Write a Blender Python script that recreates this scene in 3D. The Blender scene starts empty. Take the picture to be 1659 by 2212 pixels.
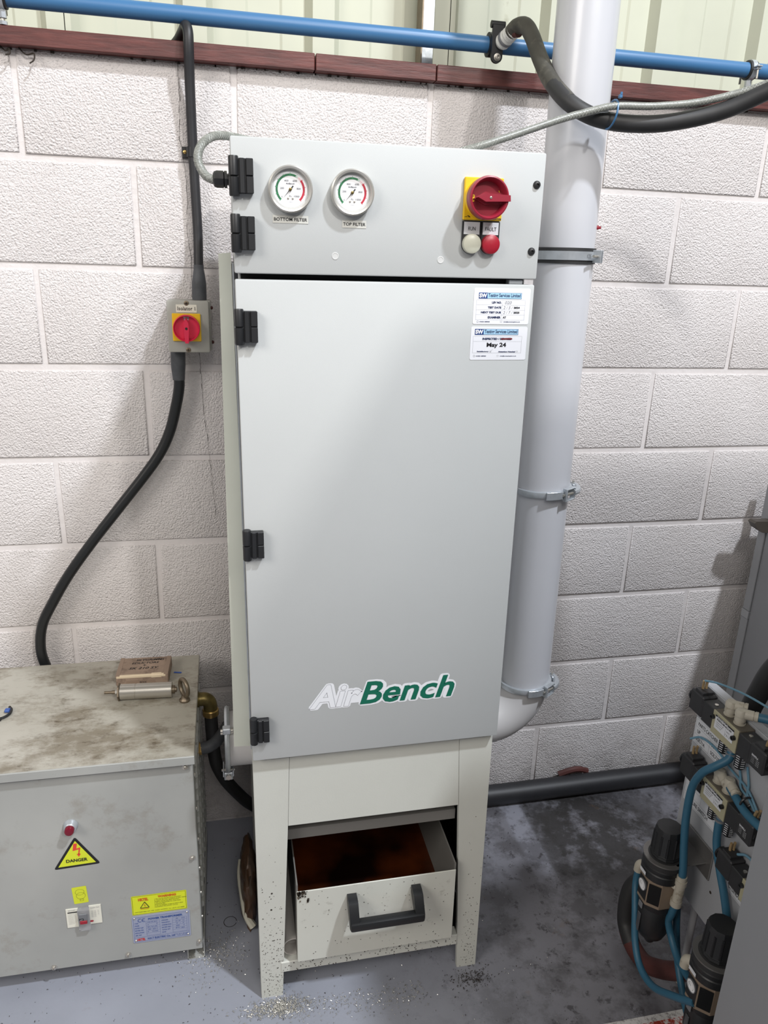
import bpy, bmesh, math, random
from mathutils import Vector, Matrix
random.seed(7)
PI = math.pi
scene = bpy.context.scene
COL = scene.collection

# ---------------------------------------------------------------- camera
cam_d = bpy.data.cameras.new('camera'); cam = bpy.data.objects.new('camera', cam_d); COL.objects.link(cam)
FPX, YAW, PITCH, ROLL = 1625.06, 0.21435, -0.32077, 0.03588
cam_d.sensor_fit = 'HORIZONTAL'; cam_d.sensor_width = 36.0
cam_d.lens = FPX / 1659.0 * 36.0
cam_d.clip_start = 0.05
fw = Vector((math.sin(YAW)*math.cos(PITCH), math.cos(YAW)*math.cos(PITCH), math.sin(PITCH)))
rt = Vector((math.cos(YAW), -math.sin(YAW), 0)); up = rt.cross(fw)
r2 = math.cos(ROLL)*rt + math.sin(ROLL)*up; u2 = -math.sin(ROLL)*rt + math.cos(ROLL)*up
m = Matrix((r2, u2, -fw)).transposed().to_4x4(); m.translation = Vector((0.41008, -1.9037, 1.61072))
cam.matrix_world = m
scene.camera = cam

# ---------------------------------------------------------------- world, lamps, exposure
world = bpy.data.worlds.new('hall_light'); scene.world = world; world.use_nodes = True
bgn = world.node_tree.nodes['Background']
bgn.inputs[0].default_value = (1.0, 0.95, 0.89, 1); bgn.inputs[1].default_value = 0.205
def area_lamp(name, loc, target, power, size, color):
    d = bpy.data.lights.new(name, 'AREA'); d.shape = 'DISK'; d.size = size; d.energy = power; d.color = color
    o = bpy.data.objects.new(name, d); COL.objects.link(o); o.location = loc
    o.rotation_euler = (Vector(target) - Vector(loc)).to_track_quat('-Z', 'Y').to_euler()
    return o
area_lamp('high_bay_lamp', (2.75, -3.1, 6.2), (0.9, -0.3, 0.6), 335, 0.30, (0.88, 0.93, 1.0))
area_lamp('high_bay_lamp_far', (2.64, -5.6, 4.96), (0.6, -0.6, 1.2), 135, 0.32, (1.0, 0.98, 0.95))
area_lamp('roof_light_left', (-3.0, -3.3, 3.8), (0.4, 0.0, 1.3), 112, 2.2, (1.0, 0.95, 0.89))
area_lamp('front_fill', (1.0, -4.6, 4.6), (1.0, 0.0, 1.6), 105, 2.6, (1.0, 0.96, 0.92))  # added soft fill without a real fitting, lifts duct and shaded wall
scene.view_settings.view_transform = 'Standard'; scene.view_settings.look = 'None'
scene.view_settings.gamma = 1.0; scene.view_settings.use_curve_mapping = False
scene.view_settings.exposure = 0.0

# ---------------------------------------------------------------- materials
def lin(c):
    c = c/255.0
    return c/12.92 if c <= 0.04045 else ((c+0.055)/1.055)**2.4
def rgb(t): return (lin(t[0]), lin(t[1]), lin(t[2]), 1)
class NT:
    def __init__(s, name):
        s.m = bpy.data.materials.new(name); s.m.use_nodes = True; s.t = s.m.node_tree
        s.b = s.t.nodes['Principled BSDF']
    def n(s, typ, **kw):
        k = s.t.nodes.new(typ)
        for a, v in kw.items():
            if a == 'inp':
                for i, x in v.items(): k.inputs[i].default_value = x
            else: setattr(k, a, v)
        return k
    def l(s, a, b): s.t.links.new(a, b)
    def pos(s):
        if not hasattr(s, '_p'): s._p = s.n('ShaderNodeNewGeometry').outputs['Position']
        return s._p
    def noise(s, scale, detail=4, rough=0.55, vec=None, stretch=None):
        k = s.n('ShaderNodeTexNoise', inp={'Scale': scale, 'Detail': detail, 'Roughness': rough})
        v = vec or s.pos()
        if stretch:
            mp = s.n('ShaderNodeMapping', inp={'Scale': stretch}); s.l(v, mp.inputs[0]); v = mp.outputs[0]
        s.l(v, k.inputs['Vector']); return k.outputs['Fac']
    def ramp(s, fac, p0, p1, c0=(0,0,0,1), c1=(1,1,1,1)):
        r = s.n('ShaderNodeValToRGB'); e = r.color_ramp.elements
        e[0].position = p0; e[0].color = c0; e[1].position = p1; e[1].color = c1
        s.l(fac, r.inputs[0]); return r.outputs[0]
    def mix(s, fac, a, b, mode='MIX'):
        k = s.n('ShaderNodeMix', data_type='RGBA', blend_type=mode)
        for i, v in ((0, fac), (6, a), (7, b)):
            if hasattr(v, 'links') or hasattr(v, 'is_linked'): s.l(v, k.inputs[i])
            else: k.inputs[i].default_value = v
        return k.outputs[2]
    def math(s, op, a, b=0.5):
        k = s.n('ShaderNodeMath', operation=op)
        for i, v in ((0, a), (1, b)):
            if hasattr(v, 'is_linked'): s.l(v, k.inputs[i])
            else: k.inputs[i].default_value = v
        return k.outputs[0]
    def bump(s, h, dist, strength=1.0):
        k = s.n('ShaderNodeBump', inp={'Strength': strength, 'Distance': dist}); s.l(h, k.inputs['Height'])
        s.l(k.outputs[0], s.b.inputs['Normal'])
M = {}
def mat(name, col, rough=0.5, metal=0.0, var=0.0, vscale=20, bump=0.0, bscale=200, dirt=None, spec=None, coat=0, trans=0, emit=None):
    a = NT(name); b = a.b
    b.inputs['Roughness'].default_value = rough; b.inputs['Metallic'].default_value = metal
    if spec is not None: b.inputs['Specular IOR Level'].default_value = spec
    if coat: b.inputs['Coat Weight'].default_value = coat; b.inputs['Coat Roughness'].default_value = 0.15
    if trans: b.inputs['Transmission Weight'].default_value = trans
    c = rgb(col); out = None
    if var:
        f = a.noise(vscale, 5, 0.6)
        d = tuple(max(0, x*(1-var)) for x in c[:3]) + (1,); e = tuple(min(1, x*(1+var)) for x in c[:3]) + (1,)
        out = a.ramp(f, 0.3, 0.7, d, e)
    if dirt:   # (colour, scale, low, high)
        f = a.ramp(a.noise(dirt[1], 6, 0.65), dirt[2], dirt[3])
        out = a.mix(f, out if out else c, rgb(dirt[0]))
    if out: a.l(out, b.inputs['Base Color'])
    else: b.inputs['Base Color'].default_value = c
    if bump: a.bump(a.noise(bscale, 3), bump)
    M[name] = a.m
    return a.m

# painted blockwork
def block_mat(name, pebble):
    a = NT(name); b = a.b; b.inputs['Roughness'].default_value = 0.42
    f = a.ramp(a.noise(2.2, 4), 0.35, 0.7, rgb((208, 202, 200)), rgb((220, 215, 214)))
    g = a.ramp(a.noise(9, 6, 0.7), 0.66, 0.82)
    c = a.mix(a.math('MULTIPLY', g, 0.25), f, rgb((188, 180, 172)))
    sp = a.ramp(a.noise(60, 3, 0.6), 0.765, 0.80)
    c = a.mix(a.math('MULTIPLY', sp, 0.35), c, rgb((120, 104, 92)))
    # grime low on the wall
    sx = a.n('ShaderNodeSeparateXYZ'); a.l(a.pos(), sx.inputs[0])
    low = a.math('MULTIPLY', a.ramp(sx.outputs[2], 0.0, 0.22, (1,1,1,1), (0,0,0,1)), a.ramp(a.noise(14, 6, 0.7), 0.45, 0.7))
    c = a.mix(a.math('MULTIPLY', low, 0.6), c, rgb((120, 112, 108)))
    a.l(c, b.inputs['Base Color'])
    if pebble:
        n1 = a.noise(230, 3, 0.6)
        vo = a.n('ShaderNodeTexVoronoi', feature='SMOOTH_F1', inp={'Scale': 250.0, 'Smoothness': 0.6}); a.l(a.pos(), vo.inputs['Vector'])
        n2 = a.noise(60, 2, 0.5)
        h = a.math('ADD', a.math('MULTIPLY', n1, 1.5), a.math('ADD', a.math('MULTIPLY', vo.outputs['Distance'], -0.8), a.math('MULTIPLY', n2, 0.7)))
        a.bump(h, 0.0027, 0.9)
    else:
        a.bump(a.noise(70, 4, 0.6), 0.0022, 0.7)
    M[name] = a.m
block_mat('block_paint', True); block_mat('mortar_paint', False)
# stained timber
a = NT('timber'); a.b.inputs['Roughness'].default_value = 0.45
f = a.noise(12, 6, 0.65, stretch=(1, 8, 9)); g = a.noise(5, 3)
c = a.ramp(f, 0.3, 0.72, rgb((66, 33, 31)), rgb((108, 58, 53)))
c = a.mix(a.ramp(g, 0.55, 0.75), c, rgb((66, 32, 28))); a.l(c, a.b.inputs['Base Color']); a.bump(f, 0.0008); M['timber'] = a.m
# floor
a = NT('floor_paint'); b = a.b
base = a.ramp(a.noise(1.6, 4), 0.3, 0.7, rgb((132, 135, 144)), rgb((156, 159, 170)))
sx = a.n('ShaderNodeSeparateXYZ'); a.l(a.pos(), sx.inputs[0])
gr = a.ramp(a.math('MULTIPLY', a.math('SUBTRACT', sx.outputs[0], 0.72), 2.2), 0.0, 1.0)      # mask for darker base and stains, grows to the right
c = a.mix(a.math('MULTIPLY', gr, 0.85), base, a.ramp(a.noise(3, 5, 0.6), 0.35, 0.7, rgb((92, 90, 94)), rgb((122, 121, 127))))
bd = a.math('MULTIPLY', a.ramp(a.math('ABSOLUTE', a.math('SUBTRACT', sx.outputs[0], 1.246)), 0.026, 0.036, (1,1,1,1), (0,0,0,1)), a.ramp(a.math('MULTIPLY', sx.outputs[1], -1.0), 0.34, 0.47, (1,1,1,1), (0,0,0,1)))
c = a.mix(a.math('MULTIPLY', bd, 0.75), c, rgb((136, 137, 146)))                              # old tape mark
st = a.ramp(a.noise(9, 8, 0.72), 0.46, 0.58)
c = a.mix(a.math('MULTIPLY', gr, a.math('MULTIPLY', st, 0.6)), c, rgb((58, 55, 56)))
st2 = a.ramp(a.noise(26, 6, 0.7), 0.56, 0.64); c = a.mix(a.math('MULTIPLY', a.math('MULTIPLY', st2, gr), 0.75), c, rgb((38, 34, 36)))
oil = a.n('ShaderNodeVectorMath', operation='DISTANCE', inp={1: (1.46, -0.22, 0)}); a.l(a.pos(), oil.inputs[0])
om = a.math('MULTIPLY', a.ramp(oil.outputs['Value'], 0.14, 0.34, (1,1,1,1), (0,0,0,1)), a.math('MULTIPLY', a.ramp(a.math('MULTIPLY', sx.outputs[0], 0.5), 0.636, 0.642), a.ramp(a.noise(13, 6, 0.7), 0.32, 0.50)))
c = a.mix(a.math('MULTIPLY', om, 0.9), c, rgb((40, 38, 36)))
rust = a.ramp(a.noise(7, 5, 0.7), 0.64, 0.78); c = a.mix(a.math('MULTIPLY', rust, 0.45), c, rgb((116, 88, 62)))
sp = a.ramp(a.noise(85, 3, 0.5), 0.72, 0.74); c = a.mix(a.math('MULTIPLY', sp, 0.8), c, rgb((40, 36, 34)))
a.l(c, b.inputs['Base Color']); a.l(a.ramp(a.noise(5, 4), 0.3, 0.7, (0.28,)*3+(1,), (0.5,)*3+(1,)), b.inputs['Roughness'])
a.bump(a.noise(30, 5, 0.6), 0.0006); M['floor_paint'] = a.m
# red and white floor line
a = NT('line_paint'); f = a.noise(45, 7, 0.8)
a.l(a.ramp(f, 0.47, 0.52, rgb((205, 200, 198)), rgb((150, 44, 26))), a.b.inputs['Base Color']); a.b.inputs['Roughness'].default_value = 0.6; M['line_paint'] = a.m
a = NT('line_white'); f = a.noise(60, 7, 0.8)
a.l(a.ramp(f, 0.5, 0.62, rgb((200, 198, 196)), rgb((120, 116, 114))), a.b.inputs['Base Color']); M['line_white'] = a.m
# powder coated sheet: orange-peel
mat('cabinet_white', (187, 190, 190), 0.5, var=0.02, vscale=3, bump=0.00012, bscale=900, spec=0.3)
mat('leg_paint', (203, 204, 196), 0.48, var=0.03, vscale=5, dirt=((108, 96, 80), 60, 0.70, 0.78), bump=0.0002, bscale=300)
mat('drawer_paint', (206, 207, 198), 0.45, var=0.03, vscale=6, dirt=((150, 148, 138), 22, 0.62, 0.76))
mat('drawer_inner', (120, 118, 114), 0.5)
mat('gap_shade', (26, 28, 30), 0.8); mat('sheet_shade', (74, 74, 78), 0.6)  # near-black and dark grey painting the shade of gaps and unlit interiors
mat('duct_paint', (195, 196, 201), 0.30, var=0.02, vscale=4, coat=0.3)
mat('duct_elbow', (198, 196, 196), 0.36)
mat('panel_green', (196, 199, 188), 0.4, var=0.03, vscale=6)
mat('cladding', (190, 192, 174), 0.5, var=0.04, vscale=4, dirt=((140, 136, 112), 11, 0.66, 0.85))
mat('black_plastic', (30, 31, 33), 0.42); mat('black_rubber', (42, 42, 43), 0.55, var=0.15, vscale=30)
mat('dusty_rubber', (62, 60, 54), 0.6, var=0.25, vscale=14, dirt=((96, 93, 84), 25, 0.5, 0.7))
mat('conduit_black', (34, 34, 37), 0.5, var=0.15, vscale=25); mat('cable_black', (27, 29, 31), 0.4)
mat('boot_grey', (72, 74, 78), 0.6, var=0.25, vscale=35)
mat('blue_pipe', (60, 108, 152), 0.4); mat('blue_tube', (44, 92, 116), 0.5); mat('blue_wire', (92, 130, 150), 0.5)
mat('braid', (128, 130, 125), 0.35, var=0.1, vscale=60); mat('braid_wire', (164, 166, 160), 0.45, 0.2)
mat('galv', (186, 191, 196), 0.36, 0.55, var=0.12, vscale=40); mat('galv_spangle', (190, 196, 200), 0.42, 0.7, var=0.3, vscale=60)
mat('steel', (198, 194, 186), 0.3, 0.85); mat('steel_dull', (128, 116, 100), 0.45, 0.85, var=0.15, vscale=80)
mat('bezel', (200, 198, 192), 0.28, 0.6); mat('brass', (122, 108, 66), 0.38, 0.75, var=0.25, vscale=50); mat('brass_bright', (196, 164, 104), 0.3, 0.9)
mat('bracket_steel', (120, 118, 116), 0.3, 0.5)
mat('red_plastic', (168, 32, 52), 0.38); mat('maroon_plastic', (142, 34, 52), 0.36); mat('pink_red', (214, 44, 78), 0.4)
mat('yellow', (232, 188, 28), 0.45); mat('lime', (208, 216, 46), 0.5); mat('lime2', (214, 222, 34), 0.5)
mat('iso_grey', (162, 161, 154), 0.45, var=0.04, vscale=12)
mat('paper', (232, 234, 240), 0.5); mat('paper_cream', (224, 222, 208), 0.6); mat('clear_tape', (203, 203, 197), 0.35)
mat('ink', (22, 22, 26), 0.6); mat('ink_navy', (28, 42, 84), 0.6); mat('ink_grey', (130, 130, 136), 0.6); mat('ink_red', (120, 40, 40), 0.6)
mat('sw_navy', (34, 66, 128), 0.5); mat('sw_sky', (166, 208, 236), 0.5); mat('white_print', (240, 240, 244), 0.5)
mat('green_logo', (16, 104, 82), 0.45); mat('sticker_white', (232, 234, 238), 0.4)
mat('dial_white', (238, 238, 240), 0.45); mat('dial_green', (54, 134, 88), 0.5); mat('dial_red', (190, 46, 66), 0.5)
mat('lamp_white', (196, 196, 180), 0.35); mat('lamp_red', (152, 24, 42), 0.35); mat('lens_red', (110, 10, 34), 0.15)
mat('label_white', (206, 208, 212), 0.5); mat('ring_grey', (198, 199, 198), 0.4)
mat('plate_blue', (164, 170, 192), 0.4, 0.3); mat('blue_ink', (54, 84, 150), 0.5); mat('red_ink', (200, 50, 40), 0.5); mat('orange_ink', (206, 96, 22), 0.5)
mat('bolt_red', (214, 66, 52), 0.5)
a = NT('oil'); a.b.inputs['Roughness'].default_value = 0.12
a.l(a.ramp(a.noise(5, 3, 0.5), 0.40, 0.68, rgb((20, 9, 6)), rgb((92, 42, 14))), a.b.inputs['Base Color']); M['oil'] = a.m
mat('pvc', (198, 194, 188), 0.4); mat('swarf', (216, 214, 208), 0.26, 0.8); mat('debris', (44, 36, 28), 0.8)
mat('bag_brown', (84, 62, 46), 0.3, var=0.35, vscale=14); mat('bag_white', (200, 196, 180), 0.35)
mat('cardboard', (146, 126, 110), 0.8, var=0.16, vscale=18, dirt=((96, 78, 68), 30, 0.52, 0.72)); mat('card_torn', (214, 196, 168), 0.85)
mat('tape_brown', (140, 120, 104), 0.5); mat('marker_blue', (38, 84, 170), 0.5)
mat('valve_black', (40, 40, 42), 0.55, var=0.12, vscale=40); mat('valve_cream', (162, 157, 130), 0.45); mat('valve_dust', (92, 86, 76), 0.75, var=0.15, vscale=60)
mat('fitting', (176, 170, 156), 0.5, dirt=((124, 112, 92), 60, 0.55, 0.75)); mat('body_taupe', (132, 116, 100), 0.5)
mat('machine_grey', (132, 134, 138), 0.45, var=0.02, vscale=4); mat('machine_plate', (160, 162, 166), 0.45); mat('trunk_grey', (150, 152, 156), 0.45)
mat('hose_red', (80, 42, 38), 0.6, var=0.3, vscale=12); mat('lug_dark', (70, 64, 58), 0.5); mat('wire_tan', (146, 124, 90), 0.5)
mat('seal_white', (206, 206, 202), 0.45, var=0.15, vscale=90); mat('seal_grey', (112, 114, 118), 0.5)
# transformer metal with stains
a = NT('transformer_front'); b = a.b; b.inputs['Roughness'].default_value = 0.42
c = a.ramp(a.noise(4, 4), 0.3, 0.7, rgb((152, 153, 150)), rgb((164, 165, 161)))
c = a.mix(a.math('MULTIPLY', a.ramp(a.noise(9, 8, 0.75), 0.55, 0.75), 0.55), c, rgb((120, 110, 92)))
a.l(c, b.inputs['Base Color']); M['transformer_front'] = a.m
a = NT('transformer_top'); b = a.b; b.inputs['Roughness'].default_value = 0.4
c = a.ramp(a.noise(3, 4), 0.3, 0.7, rgb((150, 146, 134)), rgb((172, 168, 158)))
s1 = a.noise(5, 9, 0.72, stretch=(1, 1.6, 1)); s2 = a.noise(22, 8, 0.8, stretch=(1, 2.0, 1)); s3 = a.noise(60, 6, 0.8, stretch=(1, 3.0, 1))
c = a.mix(a.math('MULTIPLY', a.ramp(s1, 0.47, 0.60), 0.75), c, rgb((104, 94, 76)))
c = a.mix(a.math('MULTIPLY', a.math('MULTIPLY', a.ramp(s2, 0.52, 0.64), a.ramp(s1, 0.38, 0.60)), 0.8), c, rgb((70, 58, 42)))
c = a.mix(a.math('MULTIPLY', a.ramp(s3, 0.64, 0.70), 0.4), c, rgb((196, 192, 182)))
a.l(c, b.inputs['Base Color']); a.bump(s2, 0.0004); M['transformer_top'] = a.m
# dial glass
a = NT('glass'); a.b.inputs['Roughness'].default_value = 0.02; a.b.inputs['Transmission Weight'].default_value = 1.0; a.b.inputs['IOR'].default_value = 1.1; M['glass'] = a.m
a = NT('clear_plastic'); a.b.inputs['Roughness'].default_value = 0.15; a.b.inputs['Transmission Weight'].default_value = 0.8; a.b.inputs['IOR'].default_value = 1.2
a.b.inputs['Base Color'].default_value = (0.8, 0.8, 0.82, 1); M['clear_plastic'] = a.m

# ---------------------------------------------------------------- mesh builder
def basis(d):
    d = Vector(d).normalized(); h = Vector((0, 0, 1)) if abs(d.z) < 0.9 else Vector((1, 0, 0))
    x = h.cross(d).normalized(); return x, d.cross(x).normalized(), d
class MB:
    def __init__(s): s.v = []; s.f = []; s.m = []; s.mats = []
    def mi(s, name):
        if name not in s.mats: s.mats.append(name)
        return s.mats.index(name)
    def add(s, vs, fs, mt):
        o = len(s.v); s.v += [tuple(x) for x in vs]; k = s.mi(mt)
        for f in fs: s.f.append([i+o for i in f]); s.m.append(k)
        return s
    def box(s, x0, x1, y0, y1, z0, z1, mt, bev=0.0, seg=1, M4=None):
        bm = bmesh.new(); bmesh.ops.create_cube(bm, size=1.0)
        for v in bm.verts: v.co = Vector(((x0+x1)/2+v.co.x*(x1-x0), (y0+y1)/2+v.co.y*(y1-y0), (z0+z1)/2+v.co.z*(z1-z0)))
        if bev: bmesh.ops.bevel(bm, geom=list(bm.edges), offset=bev, segments=seg, profile=0.5, affect='EDGES')
        return s.frombm(bm, mt, M4)
    def frombm(s, bm, mt, M4=None):
        bm.verts.index_update()
        vs = [(M4 @ v.co if M4 else v.co.copy()) for v in bm.verts]; fs = [[v.index for v in f.verts] for f in bm.faces]
        bm.free(); return s.add(vs, fs, mt)
    def prism(s, pts, o, ux, uy, n, depth, mt):
        """polygon pts (2D) in the frame o,ux,uy extruded from 0 to depth along n"""
        o = Vector(o); ux = Vector(ux); uy = Vector(uy); n = Vector(n); k = len(pts)
        A = [o+ux*p[0]+uy*p[1] for p in pts]; B = [a+n*depth for a in A]
        area = sum(pts[i][0]*pts[(i+1) % k][1]-pts[(i+1) % k][0]*pts[i][1] for i in range(k))
        flip = (area > 0) != (ux.cross(uy).dot(n*depth) > 0)
        fs = [list(range(k))[::-1], list(range(k, 2*k))]+[[i, (i+1) % k, k+(i+1) % k, k+i] for i in range(k)]
        if flip: fs = [f[::-1] for f in fs]
        return s.add(A+B, fs, mt)
    def lathe(s, o, d, prof, n, mt, cap=True):
        """prof: list of (r, h) along axis d from o"""
        x, y, z = basis(d); o = Vector(o); vs = []; fs = []
        for r, h in prof:
            for i in range(n):
                t = 2*PI*i/n; vs.append(o+z*h+(x*math.cos(t)+y*math.sin(t))*r)
        for j in range(len(prof)-1):
            for i in range(n): fs.append([j*n+i, j*n+(i+1) % n, (j+1)*n+(i+1) % n, (j+1)*n+i])
        if cap:
            if prof[0][0] > 1e-6: fs.append(list(range(n))[::-1])
            if prof[-1][0] > 1e-6: fs.append([(len(prof)-1)*n+i for i in range(n)])
        return s.add(vs, fs, mt)
    def cyl(s, p0, p1, r, n, mt, r1=None):
        p0 = Vector(p0); p1 = Vector(p1); L = (p1-p0).length
        return s.lathe(p0, p1-p0, [(r, 0), (r if r1 is None else r1, L)], n, mt)
    def tube(s, pts, r, n, mt, sub=6, rs=None, twist=0):
        P = smooth_path([Vector(p) for p in pts], sub); vs = []; fs = []
        x = None; K = len(P)
        for i, p in enumerate(P):
            t = (P[min(i+1, K-1)]-P[max(i-1, 0)]).normalized()
            if x is None: x = basis(t)[0]
            x = (x-t*x.dot(t)).normalized(); y = t.cross(x)
            rr = r if rs is None else rs(i/(K-1))
            for j in range(n):
                q = 2*PI*j/n; vs.append(p+(x*math.cos(q)+y*math.sin(q))*rr)
        for i in range(K-1):
            for j in range(n): fs.append([i*n+j, i*n+(j+1) % n, (i+1)*n+(j+1) % n, (i+1)*n+j])
        fs.append(list(range(n))[::-1]); fs.append([(K-1)*n+j for j in range(n)])
        return s.add(vs, fs, mt)
    def torus(s, c, axis, R, r, mt, n=28, k=10, sx=1.0):
        x, y, z = basis(axis); c = Vector(c); vs = []; fs = []
        for i in range(n):
            t = 2*PI*i/n; d = x*math.cos(t)+y*math.sin(t)
            for j in range(k):
                q = 2*PI*j/k; vs.append(c+d*(R+r*math.cos(q))+z*(r*math.sin(q)))
        for i in range(n):
            for j in range(k): fs.append([i*k+j, ((i+1) % n)*k+j, ((i+1) % n)*k+(j+1) % k, i*k+(j+1) % k])
        return s.add(vs, fs, mt)
    def mesh(s, name, off=(0, 0, 0), ang=35):
        me = bpy.data.meshes.new(name); o = Vector(off)
        me.from_pydata([Vector(v)-o for v in s.v], [], s.f)
        for k in s.mats: me.materials.append(M[k])
        me.polygons.foreach_set('material_index', s.m); me.polygons.foreach_set('use_smooth', [True]*len(s.f))
        me.update(); me.set_sharp_from_angle(angle=math.radians(ang)); return me
def smooth_path(P, sub):
    if len(P) < 3 or sub < 2: return P
    Q = [P[0]*2-P[1]]+P+[P[-1]*2-P[-2]]; out = []
    for i in range(1, len(Q)-2):
        for k in range(sub):
            t = k/sub; a, b, c, d = Q[i-1], Q[i], Q[i+1], Q[i+2]
            out.append(0.5*((2*b)+(-a+c)*t+(2*a-5*b+4*c-d)*t*t+(-a+3*b-3*c+d)*t**3))
    out.append(P[-1]); return out

# ---------------------------------------------------------------- object helpers
def props(o, label=None, cat=None, group=None, kind=None):
    for k, v in (('label', label), ('category', cat), ('group', group), ('kind', kind)):
        if v: o[k] = v
    return o
def root(name, loc, label, cat, group=None, rot=None):
    o = bpy.data.objects.new(name, None); COL.objects.link(o); o.location = loc; o.empty_display_size = 0.05
    if rot: o.rotation_euler = rot
    return props(o, label, cat, group)
def part(name, mb, parent, local=False, label=None, kind=None, ang=35, off=None):
    """mesh part; vertices are given in world coordinates unless local"""
    o = bpy.data.objects.new(name, mb.mesh(name, (0, 0, 0) if local else (off if off is not None else wloc(parent)), ang))
    COL.objects.link(o); o.parent = parent
    if label: o['label'] = label
    if kind: o['kind'] = kind
    return o
def wloc(o):
    v = Vector((0, 0, 0))
    while o is not None: v += o.location; o = o.parent
    return v
def solo(name, mb, label, cat, loc, group=None, kind=None, ang=35):
    o = bpy.data.objects.new(name, mb.mesh(name, loc, ang)); COL.objects.link(o); o.location = loc
    return props(o, label, cat, group, kind)
def struct(name, mb, ang=35):
    o = bpy.data.objects.new(name, mb.mesh(name, (0, 0, 0), ang)); COL.objects.link(o); o['kind'] = 'structure'; return o
def copy_tree(o, parent=None):
    c = o.copy(); COL.objects.link(c)
    if parent is not None: c.parent = parent
    for ch in list(o.children): copy_tree(ch, c)
    return c

# ---------------------------------------------------------------- flat print
def text_geo(txt, shear=0.0, bold=0.0, spacing=1.0):
    cu = bpy.data.curves.new('t', 'FONT'); cu.body = txt; cu.size = 1.0; cu.shear = shear; cu.offset = bold
    cu.resolution_u = 3; cu.space_character = spacing; cu.fill_mode = 'BOTH'
    ob = bpy.data.objects.new('t', cu); me = ob.to_mesh()
    vs = [(v.co.x, v.co.y) for v in me.vertices]; fs = [list(p.vertices) for p in me.polygons]
    ob.to_mesh_clear(); bpy.data.objects.remove(ob); bpy.data.curves.remove(cu)
    return vs, fs
class Print:
    def __init__(s, o, ux, uy, n, lift=0.0004):
        s.o = Vector(o); s.ux = Vector(ux).normalized(); s.uy = Vector(uy).normalized(); s.n = Vector(n).normalized(); s.mb = MB(); s.lift = lift
        s.flip = s.ux.cross(s.uy).dot(s.n) < 0
    def P(s, x, y, L): return s.o+s.ux*x+s.uy*y+s.n*(s.lift*L)
    def poly(s, pts, mt, L=1, fs=None):
        fs = fs or [list(range(len(pts)))]
        if s.flip: fs = [f[::-1] for f in fs]
        s.mb.add([s.P(p[0], p[1], L) for p in pts], fs, mt)
    def rect(s, x0, y0, x1, y1, mt, L=1): s.poly([(x0, y0), (x1, y0), (x1, y1), (x0, y1)], mt, L)
    def round(s, x0, y0, x1, y1, r, mt, L=1, depth=0):
        pts = []
        for cx, cy, a0 in ((x1-r, y0+r, -90), (x1-r, y1-r, 0), (x0+r, y1-r, 90), (x0+r, y0+r, 180)):
            for k in range(5): t = math.radians(a0+k*22.5); pts.append((cx+r*math.cos(t), cy+r*math.sin(t)))
        if depth: s.mb.prism(pts, s.o+s.n*(s.lift*(L-1)), s.ux, s.uy, s.n, depth, mt)
        else: s.poly(pts, mt, L)
    def line(s, x0, y0, x1, y1, w, mt, L=2):
        d = Vector((x1-x0, y1-y0)).normalized(); e = Vector((-d.y, d.x))*w/2
        s.poly([(x0-e.x, y0-e.y), (x1-e.x, y1-e.y), (x1+e.x, y1+e.y), (x0+e.x, y0+e.y)], mt, L)
    def frame(s, x0, y0, x1, y1, w, mt, L=2):
        s.line(x0, y0, x1, y0, w, mt, L); s.line(x0, y1, x1, y1, w, mt, L); s.line(x0, y0, x0, y1, w, mt, L); s.line(x1, y0, x1, y1, w, mt, L)
    def disc(s, cx, cy, r, mt, L=2, n=24, ry=None):
        s.poly([(cx+r*math.cos(2*PI*i/n), cy+(ry or r)*math.sin(2*PI*i/n)) for i in range(n)], mt, L)
    def arc(s, cx, cy, r0, r1, a0, a1, mt, L=2, n=40, ratio=1.0):
        vs = []; fs = []
        for i in range(n+1):
            t = math.radians(a0+(a1-a0)*i/n)
            vs += [(cx+r0*math.cos(t), cy+r0*ratio*math.sin(t)), (cx+r1*math.cos(t), cy+r1*ratio*math.sin(t))]
        up_ = a1 > a0
        for i in range(n): fs.append([2*i, 2*i+1, 2*i+3, 2*i+2] if up_ else [2*i+1, 2*i, 2*i+2, 2*i+3])
        s.poly(vs, mt, L, fs)
    def text(s, txt, x0, y0, x1, y1, mt, L=3, bold=0.0, shear=0.0, align='L', spacing=1.0, keep=False):
        """lettering squeezed into the box x0..x1, y0..y1 (y0 = lowest ink, y1 = highest ink)"""
        vs, fs = text_geo(txt, shear, bold, spacing)
        if not vs: return
        ax = min(v[0] for v in vs); bx = max(v[0] for v in vs); ay = min(v[1] for v in vs); by = max(v[1] for v in vs)
        sx, sy = (x1-x0)/(bx-ax), (y1-y0)/(by-ay)
        if s.flip or True: pass
        pts = [(x0+(v[0]-ax)*sx, y0+(v[1]-ay)*sy) for v in vs]
        # make every face point along n
        out = []
        for f in fs:
            ar = sum(pts[f[i]][0]*pts[f[(i+1) % len(f)]][1]-pts[f[(i+1) % len(f)]][0]*pts[f[i]][1] for i in range(len(f)))
            out.append(f if ar > 0 else f[::-1])
        s.poly(pts, mt, L, out)
X_, Y_, Z_ = Vector((1, 0, 0)), Vector((0, 1, 0)), Vector((0, 0, 1))

# ================================================================ SETTING
# floor
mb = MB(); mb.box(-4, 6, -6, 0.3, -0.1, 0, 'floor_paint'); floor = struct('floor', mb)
mb = MB(); mb.add([(-2.0, -0.930, .0008), (2.6, -0.920, .0008), (2.6, -0.790, .0008), (-2.0, -0.812, .0008)], [[0, 1, 2, 3]], 'line_white')
mb.add([(-2.0, -0.918, .0012), (2.6, -0.908, .0012), (2.6, -0.806, .0012), (-2.0, -0.828, .0012)], [[0, 1, 2, 3]], 'line_paint')
o = part('floor_line', mb, floor, label='worn red floor line with flaking white edge')
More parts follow.
